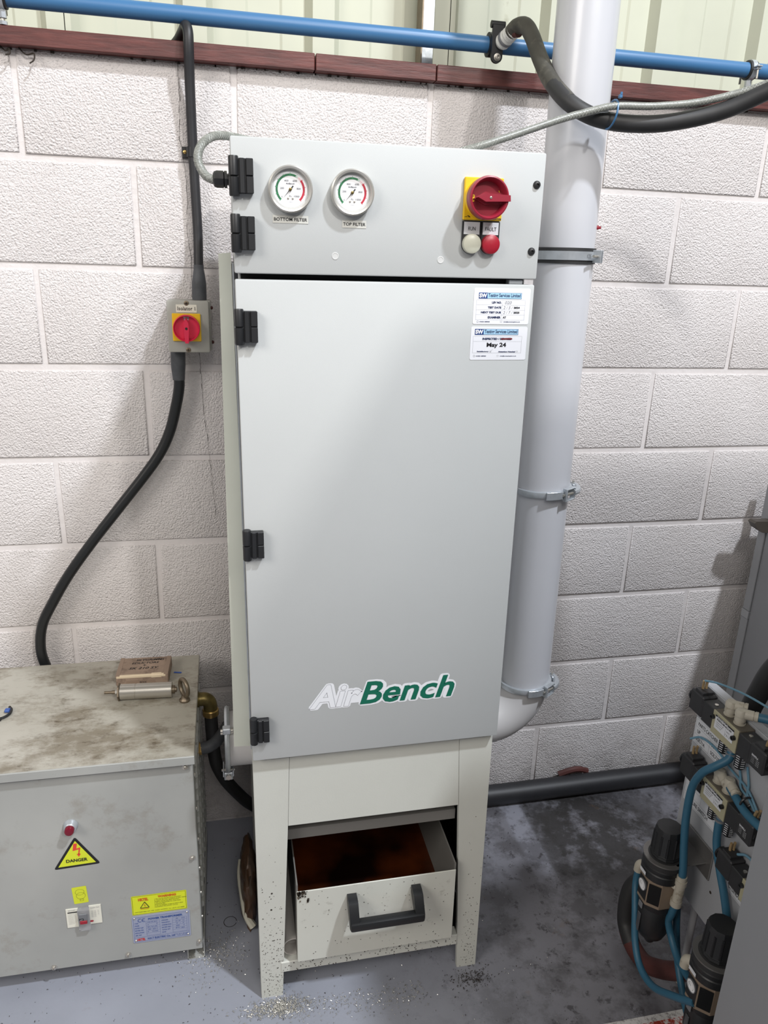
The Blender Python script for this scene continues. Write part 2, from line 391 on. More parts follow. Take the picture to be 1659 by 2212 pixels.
# drilled circle scratched in the paint
pr = Print((0.380, -0.374, 0.0), X_, Y_, Z_); pr.arc(0, 0, .0150, .0166, 0, 340, 'debris', 1); part('scratched_ring', pr.mb, floor)

# block wall
mb = MB(); mb.box(-3.6, 5.4, 0.0036, 0.14, -0.05, 2.006, 'mortar_paint'); wall = struct('wall_back', mb)
block_meshes = {}
def block_mesh(w, h, var):
    key = (round(w, 3), round(h, 3), var)
    if key not in block_meshes:
        rnd = random.Random(hash(key)); b = MB(); bm = bmesh.new(); bmesh.ops.create_cube(bm, size=1.0)
        for v in bm.verts:
            v.co = Vector((v.co.x*w+(rnd.random()-.5)*.003, 0.02+v.co.y*.04, v.co.z*h+(rnd.random()-.5)*.0025))
        ed = [e for e in bm.edges if all(v.co.y < 0.01 for v in e.verts)]
        bmesh.ops.bevel(bm, geom=ed, offset=0.0035, segments=2, profile=0.6, affect='EDGES')
        b.frombm(bm, 'block_paint'); block_meshes[key] = b.mesh('block', ang=60)
    return block_meshes[key]
for c in range(9):
    z0 = c*0.225+0.0072; z1 = (c+1)*0.225-0.0072
    if c == 8: z1 = 2.004
    offx = 0.0 if c % 2 == 0 else 0.225
    for k in range(-4, 8):
        xl = k*0.45+offx
        o = bpy.data.objects.new('block', block_mesh(0.4365, z1-z0, random.randrange(4))); COL.objects.link(o)
        o.parent = wall; o.location = (xl+0.225, random.uniform(-.0006, .0008), (z0+z1)/2)
# settlement crack beside the conduit
pr = Print((0, -0.0022, 0), X_, Z_, -Y_)
cp = [(0.332, 2.0), (0.333, 1.93), (0.330, 1.86), (0.338, 1.80), (0.340, 1.72), (0.337, 1.66), (0.343, 1.60), (0.342, 1.52), (0.352, 1.38), (0.355, 1.30), (0.359, 1.22), (0.367, 1.12), (0.371, 1.05), (0.377, 0.97)]
cp = [(p.x, p.y) for p in smooth_path([Vector((x, y, 0)) for x, y in cp], 6)]
for (x0, y0), (x1, y1) in zip(cp, cp[1:]):
    j = random.uniform(-.0012, .0012); pr.line(x0+j, y0, x1+j, y1, random.uniform(.0004, .0012), 'debris', 1)
part('hairline_crack', pr.mb, wall)

# timber on top of the blockwork
trim = MB(); trim.box(-3.6, 5.4, 0.03, 0.10, 2.004, 2.03, 'gap_shade'); trim = struct('trim_1', trim)
cuts = [-3.6, -1.4, 0.628, 0.905, 2.75, 5.4]
for x0, x1 in zip(cuts, cuts[1:]):
    mb = MB(); mb.box(x0+.0012, x1-.0012, -0.026, 0.07, 2.006, 2.040, 'timber', .0015); part('board', mb, trim)
mb = MB()
for i in range(80):   # crumbs and cobweb dust on the ledge under the timber
    x = random.uniform(-.2, 2.1); s = random.uniform(.0008, .003)
    mb.box(x, x+s*random.uniform(1, 3), -.006, -.001, 2.0035-s, 2.0045, 'debris')
part('ledge_dust', mb, trim, kind='stuff')
for x, pts in ((0.05, [(0, 0), (.010, -.008), (.018, -.004), (.020, -.014), (.012, -.018)]), (0.085, [(0, 0), (.014, -.012), (.030, -.010), (.030, -.022), (.022, -.030)])):
    mb = MB(); mb.tube([(x-.07+a, -.006-.004*i, 2.005+b) for i, (a, b) in enumerate(pts)], .0016, 6, 'debris'); part('cobweb_strand', mb, trim)

# cladding above
clad = MB(); clad.box(-3.7, 5.5, 0.20, 0.22, 1.95, 3.6, 'cladding'); clad = struct('wall_upper', clad)
def sheet_profile(x0, nseg):
    pts = []
    for k in range(nseg):
        b = x0+k*0.2907
        pts += [(b, .100), (b+.012, .100), (b+.0265, .128), (b+.100, .128), (b+.106, .1315), (b+.178, .1315), (b+.184, .128), (b+.236, .128), (b+.252, .100)]
    pts.append((x0+nseg*0.2907, .100)); return pts
for i in range(-4, 6):
    x0 = 0.0925+i*0.8721; P = sheet_profile(x0+.001, 3); P[-1] = (P[-1][0]-.002, P[-1][1])
    mb = MB(); n = len(P)
    vs = [(x, y, 2.01) for x, y in P]+[(x, y, 3.5) for x, y in P]+[(x, y+.0015, 2.01) for x, y in P]+[(x, y+.0015, 3.5) for x, y in P]
    fs = [[j, j+1, n+j+1, n+j] for j in range(n-1)]+[[2*n+j+1, 2*n+j, 3*n+j, 3*n+j+1] for j in range(n-1)]+[[0, n, 3*n, 2*n], [n-1, 3*n-1, 4*n-1, 2*n-1]]
    mb.add(vs, fs, 'cladding'); part('cladding_sheet', mb, clad, ang=20)
r = root('galvanised_post', (0.90, 0.07, 2.04), 'galvanised steel post standing behind the blue pipe against the cladding', 'post')
mb = MB(); mb.box(.886, .914, .055, .058, 2.0405, 3.5, 'galv_spangle'); part('front_flange', mb, r)
mb = MB(); mb.box(.8825, .8858, .045, .098, 2.0405, 3.5, 'steel_dull'); mb.box(.886, .914, .0582, .098, 2.0405, 3.5, 'galv'); part('web', mb, r)

# ================================================================ FILTER CABINET
CAB = root('filter_cabinet', (0.448, 0, 0), 'tall light grey sheet steel dust filter cabinet on four legs against the wall', 'cabinet', rot=(0, -0.0105, 0))
def cb(x, z): return ((x-0.448)+0.0105*z, z-0.0105*(x-0.448))
def cpart(name, mb, parent=CAB, **k): return part(name, mb, parent, local=True, **k)
mb = MB()
mb.box(.006, .506, -.585, -.12, .645, 1.782, 'cabinet_white', .002)
body = cpart('body', mb)
mb = MB(); mb.box(.010, .502, -.5875, -.5855, 1.560, 1.60, 'gap_shade'); cpart('gap_strip', mb, body)  # dark strip, its colour paints the shade between panel and door
# control panel front
mb = MB(); mb.box(0, .514, -.620, -.589, 1.5855, 1.785, 'cabinet_white', .0028, 2); panel = cpart('control_panel', mb)
for x, z in ((.593, 1.617), (.771, 1.617)):
    u, w = cb(x, z); mb = MB(); mb.lathe((u, -.6199, w), (0, -1, 0), [(.0058, 0), (.0058, .0006), (.0045, .0008), (.0040, .0004), (0, .0004)], 18, 'ring_grey'); cpart('blanking_disc', mb, panel)
# main door
mb = MB(); mb.box(0, .512, -.620, -.589, .659, 1.5765, 'cabinet_white', .0028, 2); door = cpart('door', mb)
mb = MB(); mb.box(.468, .492, -.612, -.592, 1.5768, 1.5838, 'galv', .001); cpart('door_stop', mb)
# ribbed black hinges
def hinge_mb():
    h = MB()   # local: centre, height 1 = .052
    h.box(-.002, .0335, -.010, 0, -.0250, .0250, 'black_plastic', .0012)
    h.box(.0125, .0205, -.0135, -.009, -.0250, .0250, 'black_plastic', .001)
    h.box(.0225, .0335, -.0135, -.009, -.0250, -.0006, 'black_plastic', .001)
    h.box(.0225, .0335, -.0135, -.009, .0006, .0250, 'black_plastic', .001)
    h.lathe((.004, -.007, -.0290), (0, 0, 1), [(.0072, 0), (.0078, .002), (.0078, .027), (.0070, .0275)], 16, 'black_plastic')
    h.lathe((.004, -.007, .0002), (0, 0, 1), [(.0070, 0), (.0078, .0006), (.0078, .026), (.0070, .028)], 16, 'black_plastic')
    return h
hm = hinge_mb().mesh('hinge')
for z in (1.728, 1.6455, 1.5025, 1.1225, .734):
    u, w = cb(.430, z); h = bpy.data.objects.new('hinge', hm); COL.objects.link(h); h.parent = CAB; h.location = (0.0, -.6202, w)
# side plate with its lip standing out on the left
mb = MB(); mb.prism([(-.0245, 1.615), (-.004, 1.617), (-.0015, .648), (-.036, .650)], (0, -.552, 0), X_, Z_, Y_, .40, 'panel_green'); cpart('side_plate', mb)
mb = MB(); mb.box(-.0030, -.0005, -.58, -.14, .66, 1.60, 'galv'); mb.box(-.0005, .0055, -.57, -.14, .66, 1.60, 'seal_grey'); cpart('side_channel', mb)
# button head screws
for x, z in ((.930, 1.741), (.931, 1.636)):
    u, w = cb(x, z); mb = MB(); mb.lathe((u, -.6202, w), (0, -1, 0), [(.0066, 0), (.0064, .0012), (.0048, .0034), (.0024, .0040), (.0022, .0016), (0, .0016)], 18, 'black_plastic'); cpart('screw', mb)
# catches on the right edge
for z in (1.503, 1.124, .728):
    u, w = cb(.955, z); mb = MB(); mb.box(.507, .5105, -.600, -.570, w-.034, w+.034, 'galv', .001); mb.box(.5105, .5185, -.596, -.578, w-.022, w+.012, 'steel_dull', .002)
    mb.cyl((.5105, -.588, w+.020), (.516, -.588, w+.020), .004, 10, 'galv'); cpart('toggle_catch', mb)
# gauges
def gauge(x, z):
    u, w = cb(x, z); mb = MB()
    mb.lathe((u, -.6202, w), (0, -1, 0), [(.0330, 0), (.0345, .002), (.0350, .0100), (.0344, .0135), (.0325, .0150), (.0300, .0142), (.0290, .0108), (.0288, .006)], 48, 'bezel', cap=False)
    g = cpart('gauge', mb, panel)
    mb = MB(); mb.lathe((u, -.6205, w), (0, -1, 0), [(.0290, 0), (.0290, .0060), (0, .0060)], 40, 'dial_white')
    mb.lathe((u, -.6205, w), (0, -1, 0), [(.0289, .006), (.0262, .0064), (.0262, .0060)], 40, 'ring_grey', cap=False)
    pr = Print((u, -.6266, w), X_, Z_, -Y_, .0002)
    A = lambda v: 225-270*v/1000.0
    pr.arc(0, 0, .0196, .0226, A(0), A(590), 'dial_green', 1); pr.arc(0, 0, .0196, .0226, A(690), A(1000), 'dial_red', 1)
    for v in range(0, 1001, 20):
        t = math.radians(A(v)); big = v % 100 == 0; c_ = 'dial_green' if v < 640 else 'dial_red'
        r0, r1 = (.0192, .0240) if big else (.0194, .0230)
        pr.line(r0*math.cos(t), r0*math.sin(t), r1*math.cos(t), r1*math.sin(t), .0007 if big else .0005, c_ if v > 590 or big else 'ink', 2)
    for s_, cx, cy, wd in (('200', -.0128, .0015, .0062), ('400', -.0060, .0125, .0066), ('600', .0072, .0125, .0066), ('800', .0132, .0015, .0064), ('1000', .0098, -.0098, .0084), ('0', -.0130, -.0110, .0016), ('Pa', 0, -.0098, .0036)):
        pr.text(s_, cx-wd/2, cy-.0014, cx+wd/2, cy+.0014, 'ink', 3)
    pr.text('AirBench', -.0068, .0072, .0068, .0096, 'ink', 3, bold=.015)
    pr.text('10409', -.003, -.0188, .003, -.0174, 'ink_grey', 3)
    mb.v += [tuple(v) for v in pr.mb.v] if False else []
    cpart('dial', mb, g); cpart('dial_print', pr.mb, g)
    mb = MB()
    for dx in (-.0036, .0036): mb.lathe((u+dx, -.6268, w-.0132), (0, -1, 0), [(.0017, 0), (.0015, .0008), (0, .001)], 12, 'steel')
    cpart('dial_screws', mb, g)
    t = math.radians(A(-12)); d = Vector((math.cos(t), 0, math.sin(t))); e = Vector((-d.z, 0, d.x)); c0 = Vector((u, -.6285, w)); mb = MB()
    q = [c0+d*.0200, c0+e*.0005+d*.002, c0-d*.0068+e*.0011, c0-d*.0068-e*.0011, c0-e*.0005+d*.002]
    mb.add([v for v in q]+[v+Vector((0, .0004, 0)) for v in q], [[0, 1, 2, 3, 4], [9, 8, 7, 6, 5]]+[[i, (i+1) % 5, 5+(i+1) % 5, 5+i][::-1] for i in range(5)], 'ink')
    mb.lathe((u, -.6268, w), (0, -1, 0), [(.0024, 0), (.0024, .0026), (.0014, .0032), (0, .0032)], 18, 'brass'); cpart('needle', mb, g)
    return g
gauge(.520, 1.713); gauge(.618, 1.713)
def strip(x0, x1, z, txt, tx):
    u0, w = cb(x0, z); u1, w1 = cb(x1, z); pr = Print((0, -.6203, 0), X_, Z_, -Y_); pr.rect(u0, w-.0058, u1, w+.0058, 'clear_tape', 1); o = cpart('label_strip', pr.mb, panel)
    p2 = Print((0, -.6208, 0), X_, Z_, -Y_); p2.text(txt, u0+tx, w-.0024, u1-tx, w+.0024, 'ink', 1, bold=.012); cpart('lettering', p2.mb, o)
strip(.4925, .549, 1.6692, 'BOTTOM FILTER', .002); strip(.6035, .643, 1.6665, 'TOP FILTER', .0015)
# main switch
u0, w0 = cb(.804, 1.681); u1, w1 = u0+.0665, w0+.0655; uc, wc = (u0+u1)/2-.001, (w0+w1)/2
mb = MB(); mb.box(u0, u1, -.6265, -.6202, w0, w1, 'yellow', .0012); mb.lathe((uc, -.6265, wc), (0, -1, 0), [(.0320, 0), (.0310, .006), (.0300, .0085)], 40, 'yellow')
sw = cpart('main_switch', mb, panel, label='yellow and dark red rotary main switch')
pr = Print((0, -.6267, 0), X_, Z_, -Y_); pr.text('EATON', u1-.0135, w0+.0015, u1-.001, w0+.0045, 'ink', 1, bold=.04); cpart('lettering', pr.mb, sw); pr = Print((0, -.6267, 0), X_, Z_, -Y_)
pr.line(u0+.002, w0+.005, u0+.005, w0+.005, .0006, 'ink', 1); pr.line(u0+.005, w0+.005, u0+.009, w0+.0075, .0006, 'ink', 1); pr.line(u0+.009, w0+.005, u0+.012, w0+.005, .0006, 'ink', 1); pr.disc(u0+.0095, w0+.0055, .0011, 'ink', 1); cpart('switch_symbol', pr.mb, sw)
mb = MB(); mb.lathe((uc, -.636, wc), (0, -1, 0), [(.0300, 0), (.0328, .004), (.0335, .020), (.0328, .0235), (.0305, .0245), (.0285, .0225), (.0262, .010), (.0255, .0085), (0, .0085)], 56, 'maroon_plastic')
kn = cpart('knob_ring', mb, sw)
mb = MB(); R45 = Matrix.Rotation(0, 4, 'Y')
prof = [(-.020, 0), (-.007, .0062), (.034, .0046), (.035, -.0046), (-.007, -.0062)]
mb.prism(prof, (uc, -.6445, wc), X_, Z_, -Y_, .0185, 'maroon_plastic'); mb.prism([(-.004, .0102), (.030, .0085), (.030, -.0085), (-.004, -.0102), (-.023, -.001)], (uc, -.6440, wc), X_, Z_, -Y_, .005, 'maroon_plastic')
cpart('knob_handle', mb, sw)
mb = MB(); mb.lathe((uc+.001, -.6631, wc), (0, -1, 0), [(.0022, 0), (.0020, .0006), (.0009, .0008), (.0009, .0002), (0, .0002)], 14, 'steel'); cpart('screw', mb, sw)
pr = Print((uc, -.6449, wc), X_, Z_, -Y_); pr.round(-.0255, -.006, -.0205, .005, .002, 'yellow', 1); pr.text('O', -.0246, .0012, -.0220, .0038, 'ink', 2); pr.text('OFF', -.0250, -.0036, -.0214, -.0008, 'ink', 2); cpart('position_mark', pr.mb, sw); pr = Print((uc, -.6449, wc), X_, Z_, -Y_); pr.arc(0, 0, .0225, .0238, 8, 32, 'yellow', 1); cpart('yellow_gap', pr.mb, sw)
# indicator lamps
for cx, txt, lm, lab in ((.0, 'RUN', 'lamp_white', 'cream run lamp'), (.0330, 'FAULT', 'lamp_red', 'red fault lamp')):
    ub = u0+.0005+cx; wt = w0-.0015; cu_, cw = ub+.0158, wt-.0355
    pr = Print((0, -.6202, 0), X_, Z_, -Y_); pts = [(ub, wt), (ub, cw)]+[(cu_-.0158*math.cos(math.radians(t)), cw-.0158*math.sin(math.radians(t))) for t in range(10, 171, 10)]+[(ub+.0316, cw), (ub+.0316, wt)]
    pr.mb.prism(pts, (0, -.6202, 0), X_, Z_, -Y_, .0042, 'black_plastic'); il = cpart('indicator', pr.mb, panel, label=lab)
    mb = MB(); mb.box(ub+.0022, ub+.0294, -.6250, -.6243, wt-.0205, wt-.0012, 'label_white'); cpart('legend_plate', mb, il)
    pr = Print((0, -.6251, 0), X_, Z_, -Y_); wd = .0125 if txt == 'RUN' else .0195; pr.text(txt, cu_-wd/2, wt-.0145, cu_+wd/2, wt-.0085, 'ink', 1); cpart('lettering', pr.mb, il)
    mb = MB(); mb.lathe((cu_, -.6244, cw), (0, -1, 0), [(.0156, 0), (.0156, .007), (.0150, .0085), (.0120, .0100), (.006, .0110), (0, .0113)], 32, lm); cpart('lens', mb, il)
# cable gland on the left side, towards the front
mb = MB(); gx, gy, gz = -.001, -.572, 1.727
mb.lathe((gx+.008, gy, gz), (-1, 0, 0), [(.0105, 0), (.0105, .010), (.0085, .0105), (.0085, .0125)], 8, 'black_plastic')
mb.lathe((gx-.0025, gy, gz), (-1, 0, 0), [(.0128, .002), (.0128, .006), (.0110, .007), (.0128, .0078), (.0128, .018), (.0112, .0225), (.0080, .0240), (.0055, .0240)], 8, 'black_plastic'); cpart('cable_gland', mb, label='black nylon cable gland')
# service stickers
def sw_header(pr, x0, x1, z0, z1):
    k = x0+(x1-x0)*.20; pr.rect(x0, z0, x1, z1, 'sw_navy', 2); pr.rect(k, z0+.0005, x1-.0006, z1-.0005, 'sw_sky', 3)
    pr.text('SW', x0+.0008, z0+.0015, k-.0008, z1-.0012, 'white_print', 4, bold=.05)
    pr.text('Testing Services Limited', k+.0014, z0+.0008, x1-.002, z1-.0011, 'ink_navy', 4, bold=.02)
def sticker(x0, x1, z0, z1, name):
    (a0, b0), (a1, b1) = cb(x0, z0), cb(x1, z1); pr = Print((a0, -.6202, b0), X_, Z_, -Y_, .0002); W, H = a1-a0, b1-b0
    pr.round(0, 0, W, H, .003, 'paper', 1, depth=.0003); s = cpart(name, pr.mb, door); return s, Print((a0, -.6205, b0), X_, Z_, -Y_, .00018), W, H
s, pr, W, H = sticker(.8345, .9365, 1.5135, 1.575, 'service_label')
sw_header(pr, .0085, .0865, H-.0175, H-.0075)
zz = [H-.0195, H-.0280, H-.0363, H-.0445, H-.0530]
for z in zz: pr.line(.005, z, .094, z, .0002, 'ink_grey', 1)
for x in (.005, .0525, .094): pr.line(x, zz[0], x, zz[-1], .0002, 'ink_grey', 1)
for i, (tx, wd) in enumerate((('LEV NO.', .0175), ('TEST DATE', .0245), ('NEXT TEST DUE', .0365), ('EXAMINER', .0235))):
    pr.text(tx, .0505-wd, zz[i+1]+.0024, .0505, zz[i]-.0024, 'ink_navy', 2, bold=.05)
pr.text('020', .057, zz[1]+.0018, .069, zz[0]-.0018, 'ink_grey', 2, shear=.2); pr.text('2 / 5 /', .0545, zz[2]+.0018, .072, zz[1]-.0018, 'ink_grey', 2, shear=.2); pr.text('2024', .0735, zz[2]+.0024, .0845, zz[1]-.0024, 'ink', 2, bold=.05)
pr.text('2 / 7 /', .0545, zz[3]+.0018, .072, zz[2]-.0018, 'ink_grey', 2, shear=.2); pr.text('2025', .0735, zz[3]+.0024, .0845, zz[2]-.0024, 'ink', 2, bold=.05); pr.text('AT', .0545, zz[4]+.0024, .0605, zz[3]-.0024, 'ink', 2, bold=.04)
pr.arc(.009, .0042, .0014, .0017, 0, 360, 'ink', 1, 14); pr.text('01823 288900', .0125, .0034, .0310, .0050, 'ink_navy', 2, bold=.04); pr.frame(.0505, .0032, .0535, .0054, .0002, 'ink', 1); pr.text('info@swtestingltd.co.uk', .0565, .0032, .0870, .0050, 'ink_navy', 2, bold=.04)
cpart('lettering', pr.mb, s)
s, pr, W, H = sticker(.8335, .9370, 1.4520, 1.5105, 'service_label')
sw_header(pr, .0070, .0870, H-.0140, H-.0040)
pr.frame(.0045, .0120, .0945, H-.0165, .0002, 'ink_grey', 1); pr.line(.0045, H-.0255, .0945, H-.0255, .0002, 'ink_grey', 1)
pr.text('INSPECTED / S', .0215, H-.0228, .0565, H-.0190, 'ink_navy', 2, bold=.05); pr.text('ERVICED', .0570, H-.0228, .0755, H-.0190, 'ink_navy', 2, bold=.05); pr.line(.0560, H-.0210, .0765, H-.0206, .0022, 'ink_red', 3)
pr.text('May 24', .0300, .0205, .0660, .0300, 'ink', 2, bold=.035); pr.text('Satisfactory', .0125, .0132, .0345, .0158, 'ink_navy', 2, bold=.05); pr.text('Attention Needed', .0520, .0132, .0840, .0155, 'ink_navy', 2, bold=.05)
pr.frame(.0363, .0136, .0385, .0156, .0002, 'ink', 2); pr.frame(.0860, .0136, .0882, .0156, .0002, 'ink', 2); pr.line(.0368, .0150, .0378, .0140, .0003, 'ink_grey', 3); pr.line(.0378, .0140, .0415, .0190, .0003, 'ink_grey', 3)
pr.arc(.0080, .0068, .0014, .0017, 0, 360, 'ink', 1, 14); pr.text('01823 288900', .0115, .0060, .0300, .0076, 'ink_navy', 2, bold=.04); pr.frame(.0500, .0058, .0530, .0080, .0002, 'ink', 1); pr.text('info@swtestingltd.co.uk', .0560, .0058, .0865, .0076, 'ink_navy', 2, bold=.04)
cpart('lettering', pr.mb, s)
# big logo
(a0, b0) = cb(.556, .7700)
def logo(txt, x0, x1, h, fat, mt, L, pr, dx=0, dz=0):
    vs, fs = text_geo(txt, .26, 0.0); ax = min(v[0] for v in vs); bx = max(v[0] for v in vs); ay = min(v[1] for v in vs); by = max(v[1] for v in vs)
    wv, wf = text_geo(txt, .26, fat); sx = (x1-x0)/(bx-ax); sy = h/(by-ay)
    pts = [(x0+(v[0]-ax)*sx, (v[1]-ay)*sy) for v in wv]; out = []
    for f in wf:
        ar = sum(pts[f[i]][0]*pts[f[(i+1) % len(f)]][1]-pts[f[(i+1) % len(f)]][0]*pts[f[i]][1] for i in range(len(f)))
        out.append(f if ar > 0 else f[::-1])
    pr.poly(pts, mt, L, out)
def blob(txt, x0, x1, h, r, mt, L, pr):     # white sticker edge: the letters' outline grown by r
    vs, fs = text_geo(txt, .26, 0.03); ax = min(v[0] for v in vs); bx = max(v[0] for v in vs); ay = min(v[1] for v in vs); by = max(v[1] for v in vs)
    sx = (x1-x0)/(bx-ax); sy = h/(by-ay); P = [(x0+(v[0]-ax)*sx, (v[1]-ay)*sy) for v in vs]
    for k in range(12):
        t = 2*PI*k/12; q = [(p[0]+r*math.cos(t), p[1]+r*math.sin(t)) for p in P]
        pr.poly(q, mt, L+k*.02, [f if sum(q[f[i]][0]*q[f[(i+1) % len(f)]][1]-q[f[(i+1) % len(f)]][0]*q[f[i]][1] for i in range(len(f))) > 0 else f[::-1] for f in fs])
pr = Print((a0, -.6204, b0), X_, Z_, -Y_, .0002)
blob('Air', 0, .098, .0480, .0050, 'sticker_white', 0, pr); blob('Bench', .1000, .2920, .0480, .0050, 'sticker_white', 0, pr)
pr.rect(.060, .004, .110, .030, 'sticker_white', 0)
lg = cpart('logo_sticker', pr.mb, door)
pr = Print((a0, -.6207, b0), X_, Z_, -Y_, .0002)
logo('Air', 0, .098, .0480, .030, 'ink_grey', 1, pr); logo('Air', 0, .098, .0480, .0225, 'sticker_white', 2, pr); logo('Bench', .1000, .2920, .0480, .020, 'green_logo', 2, pr)
cpart('logo_print', pr.mb, lg)

# stand
fl = [(0, .6445), (.0735, .6445), (.068, .478), (.0485, -.0005), (.0005, -.0005)]
mb = MB(); mb.prism(fl, (0, -.5885, 0), X_, Z_, -Y_, .0115, 'leg_paint'); mb.prism([(0, .6445), (.06, .6445), (.04, -.0005), (0, -.0005)], (0, -.5885, 0), Y_, Z_, X_, .003, 'leg_paint'); cpart('leg', mb)
fr = [(.4350, .6445), (.5095, .6445), (.5100, .0), (.4660, .0), (.4430, .478)]
fr = [(.4355, .6445), (.5095, .6445), (.5125, -.0055), (.4660, -.005), (.4435, .478)]
mb = MB(); mb.prism(fr, (0, -.5885, 0), X_, Z_, -Y_, .0115, 'leg_paint'); mb.prism([(0, .6445), (.06, .6445), (.04, -.0055), (0, -.0055)], (.5065, -.5885, 0), Y_, Z_, X_, .003, 'leg_paint'); cpart('leg', mb)
for ux in (.003, .5065):
    mb = MB(); mb.box(ux-.0015, ux+.0015, -.18, -.125, -.001 if ux < .1 else -.0055, .6445, 'leg_paint'); s_ = -1 if ux > .1 else 1
    mb.box(min(ux, ux+s_*.05), max(ux, ux+s_*.05), -.128, -.125, -.001 if ux < .1 else -.0055, .6445, 'leg_paint'); cpart('leg', mb)
mb = MB(); mb.prism([(.0742, .6445), (.4348, .6445), (.4428, .474), (.0685, .474)], (0, -.5885, 0), X_, Z_, -Y_, .0108, 'leg_paint'); mb.box(.07, .44, -.5885, -.57, .474, .477, 'leg_paint'); sk = cpart('skirt', mb)
mb = MB(); mb.prism([(.04, .644), (.47, .644), (.47, .47), (.40, .42), (.10, .42), (.04, .47)], (0, -.50, 0), X_, Z_, Y_, .32, 'drawer_inner'); cpart('hopper', mb)
mb = MB(); mb.box(.066, .446, -.572, -.552, .414, .440, 'drawer_inner'); cpart('cross_bar', mb)
mb = MB(); mb.box(.045, .462, -.602, -.575, .070, .100, 'leg_paint', .002); cpart('bottom_rail', mb)
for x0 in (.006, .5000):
    mb = MB(); mb.box(x0, x0+.0025, -.5885, -.13, .085, .643, 'sheet_shade'); cpart('shade_lining', mb)  # inner layer coloured dark to paint the shade of the unlit stand
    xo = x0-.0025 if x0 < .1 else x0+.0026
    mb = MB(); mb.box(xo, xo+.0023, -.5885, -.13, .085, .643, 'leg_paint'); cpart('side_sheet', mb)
mb = MB(); mb.box(.006, .502, -.1295, -.127, .085, .643, 'sheet_shade'); cpart('back_sheet', mb)  # added closing sheet, its dark colour paints the interior shade
mb = MB(); mb.box(.0085, .4995, -.575, -.13, .082, .0845, 'gap_shade'); cpart('shelf', mb)  # bottom sheet, near-black colour stands in for the interior shade
for x, z in ((.03, .30), (.028, .255)):
    mb = MB(); mb.lathe((x, -.6001, z), (0, -1, 0), [(.0022, 0), (.0018, .0006), (0, .0006)], 10, 'debris'); cpart('rust_spot', mb)
# drawer: open tray
dx0, dx1, dz0, dz1 = .082, .4405, .116, .314
mb = MB(); t = .003
mb.box(dx0, dx1, -.6205, -.6175, dz0, dz1, 'drawer_paint', .0008); mb.box(dx0, dx0+t, -.6175, -.16, dz0, dz1+.016, 'drawer_inner'); mb.box(dx1-t, dx1, -.6175, -.16, dz0, dz1+.016, 'drawer_inner')
mb.box(dx0, dx1, -.163, -.16, dz0, dz1+.016, 'drawer_inner'); mb.box(dx0, dx1, -.6175, -.16, dz0, dz0+t, 'drawer_inner')
dr = cpart('drawer', mb)
def slab(pts, r, mt):
    m_ = MB(); return m_
hu0, hw = cb(.645, .292); hx0, hx1 = hu0-.008, hu0+.158
mb = MB(); zt, zb = .290, .247
for hx in (hx0, hx1-.021):   # two arms sloping forward and down
    mb.prism([(-.6205, zt), (-.6205, zt-.018), (-.664, zb-.010), (-.671, zb-.006), (-.671, zb+.006), (-.648, zt-.004), (-.636, zt)], (hx, 0, 0), Y_, Z_, X_, .021, 'black_plastic')
mb.box(hx0, hx1, -.675, -.654, zb-.012, zb+.009, 'black_plastic', .005, 2)
cpart('handle', mb, dr, label='charcoal plastic pull handle')
mb = MB(); rnd = random.Random(3)
for i in range(60):
    x = dx0+abs(rnd.gauss(.004, .007)); z = dz1-abs(rnd.gauss(.0, .008)); mb.box(x, x+rnd.uniform(.001, .004), -.6225, -.6207, z, z+rnd.uniform(.0006, .003), rnd.choice(['debris', 'steel_dull', 'debris']))
for i in range(90):
    x = rnd.uniform(dx0+.005, dx1-.01); z = rnd.uniform(dz0, dz1-.005); s_ = rnd.uniform(.0004, .0012); mb.box(x, x+s_*2, -.6212, -.6206, z, z+s_, 'debris')
for x, z in ((.105, .288), (.104, .284)): mb.box(x, x+.004, -.6225, -.6206, z, z+.006, 'debris')
cpart('swarf_crust', mb, dr, kind='stuff')
mb = MB()
for i in range(300):
    left = rnd.random() < .7; x = rnd.uniform(.004, .052) if left else rnd.uniform(.470, .508); z = min(.62, .005+abs(rnd.gauss(0, .14))); s_ = rnd.uniform(.0003, .0013)
    mb.box(x, x+s_*1.6, -.6008, -.6001, z, z+s_, 'debris')
for i in range(120): x = rnd.uniform(.05, .46); s_ = rnd.uniform(.0004, .0014); z = rnd.uniform(.071, .099); mb.box(x, x+s_*1.6, -.6034, -.6021, z, z+s_, 'debris')
cpart('splash_specks', mb, kind='stuff')
# liquid and the loose pipe
mb = MB(); n = 14; x0, x1, y0, y1, z = .448+dx0+.0045, .448+dx1-.0045, -.6155, -.166, .176
vs = [(x0+(x1-x0)*i/n, y0+(y1-y0)*j/n, z+random.uniform(-.0006, .0006)) for j in range(n+1) for i in range(n+1)]
fs = [[j*(n+1)+i, j*(n+1)+i+1, (j+1)*(n+1)+i+1, (j+1)*(n+1)+i] for j in range(n) for i in range(n)]; b0_ = len(vs)
mb.add(vs, fs, 'oil'); mb.box(x0, x1, y0, y1, .126, .1745, 'oil')
solo('waste_oil', mb, 'dark reddish brown waste oil pooled inside the open cabinet drawer', 'oil', (.70, -.4, .176))
mb = MB(); c = Vector((.522, -.5865, .1255)); L = .26
mb.lathe(c, (0, 1, 0), [(.0215, 0), (.0240, 0), (.0240, L), (.0215, L), (.0215, 0)], 32, 'pvc', cap=False)
mb.lathe(c+Vector((0, .03, 0)), (0, 1, 0), [(.0214, 0), (.012, .02), (.012, .05)], 24, 'pvc', cap=False)
solo('plastic_pipe', mb, 'short off-white plastic pipe end beside the drawer on the bottom rail', 'pipe', c)

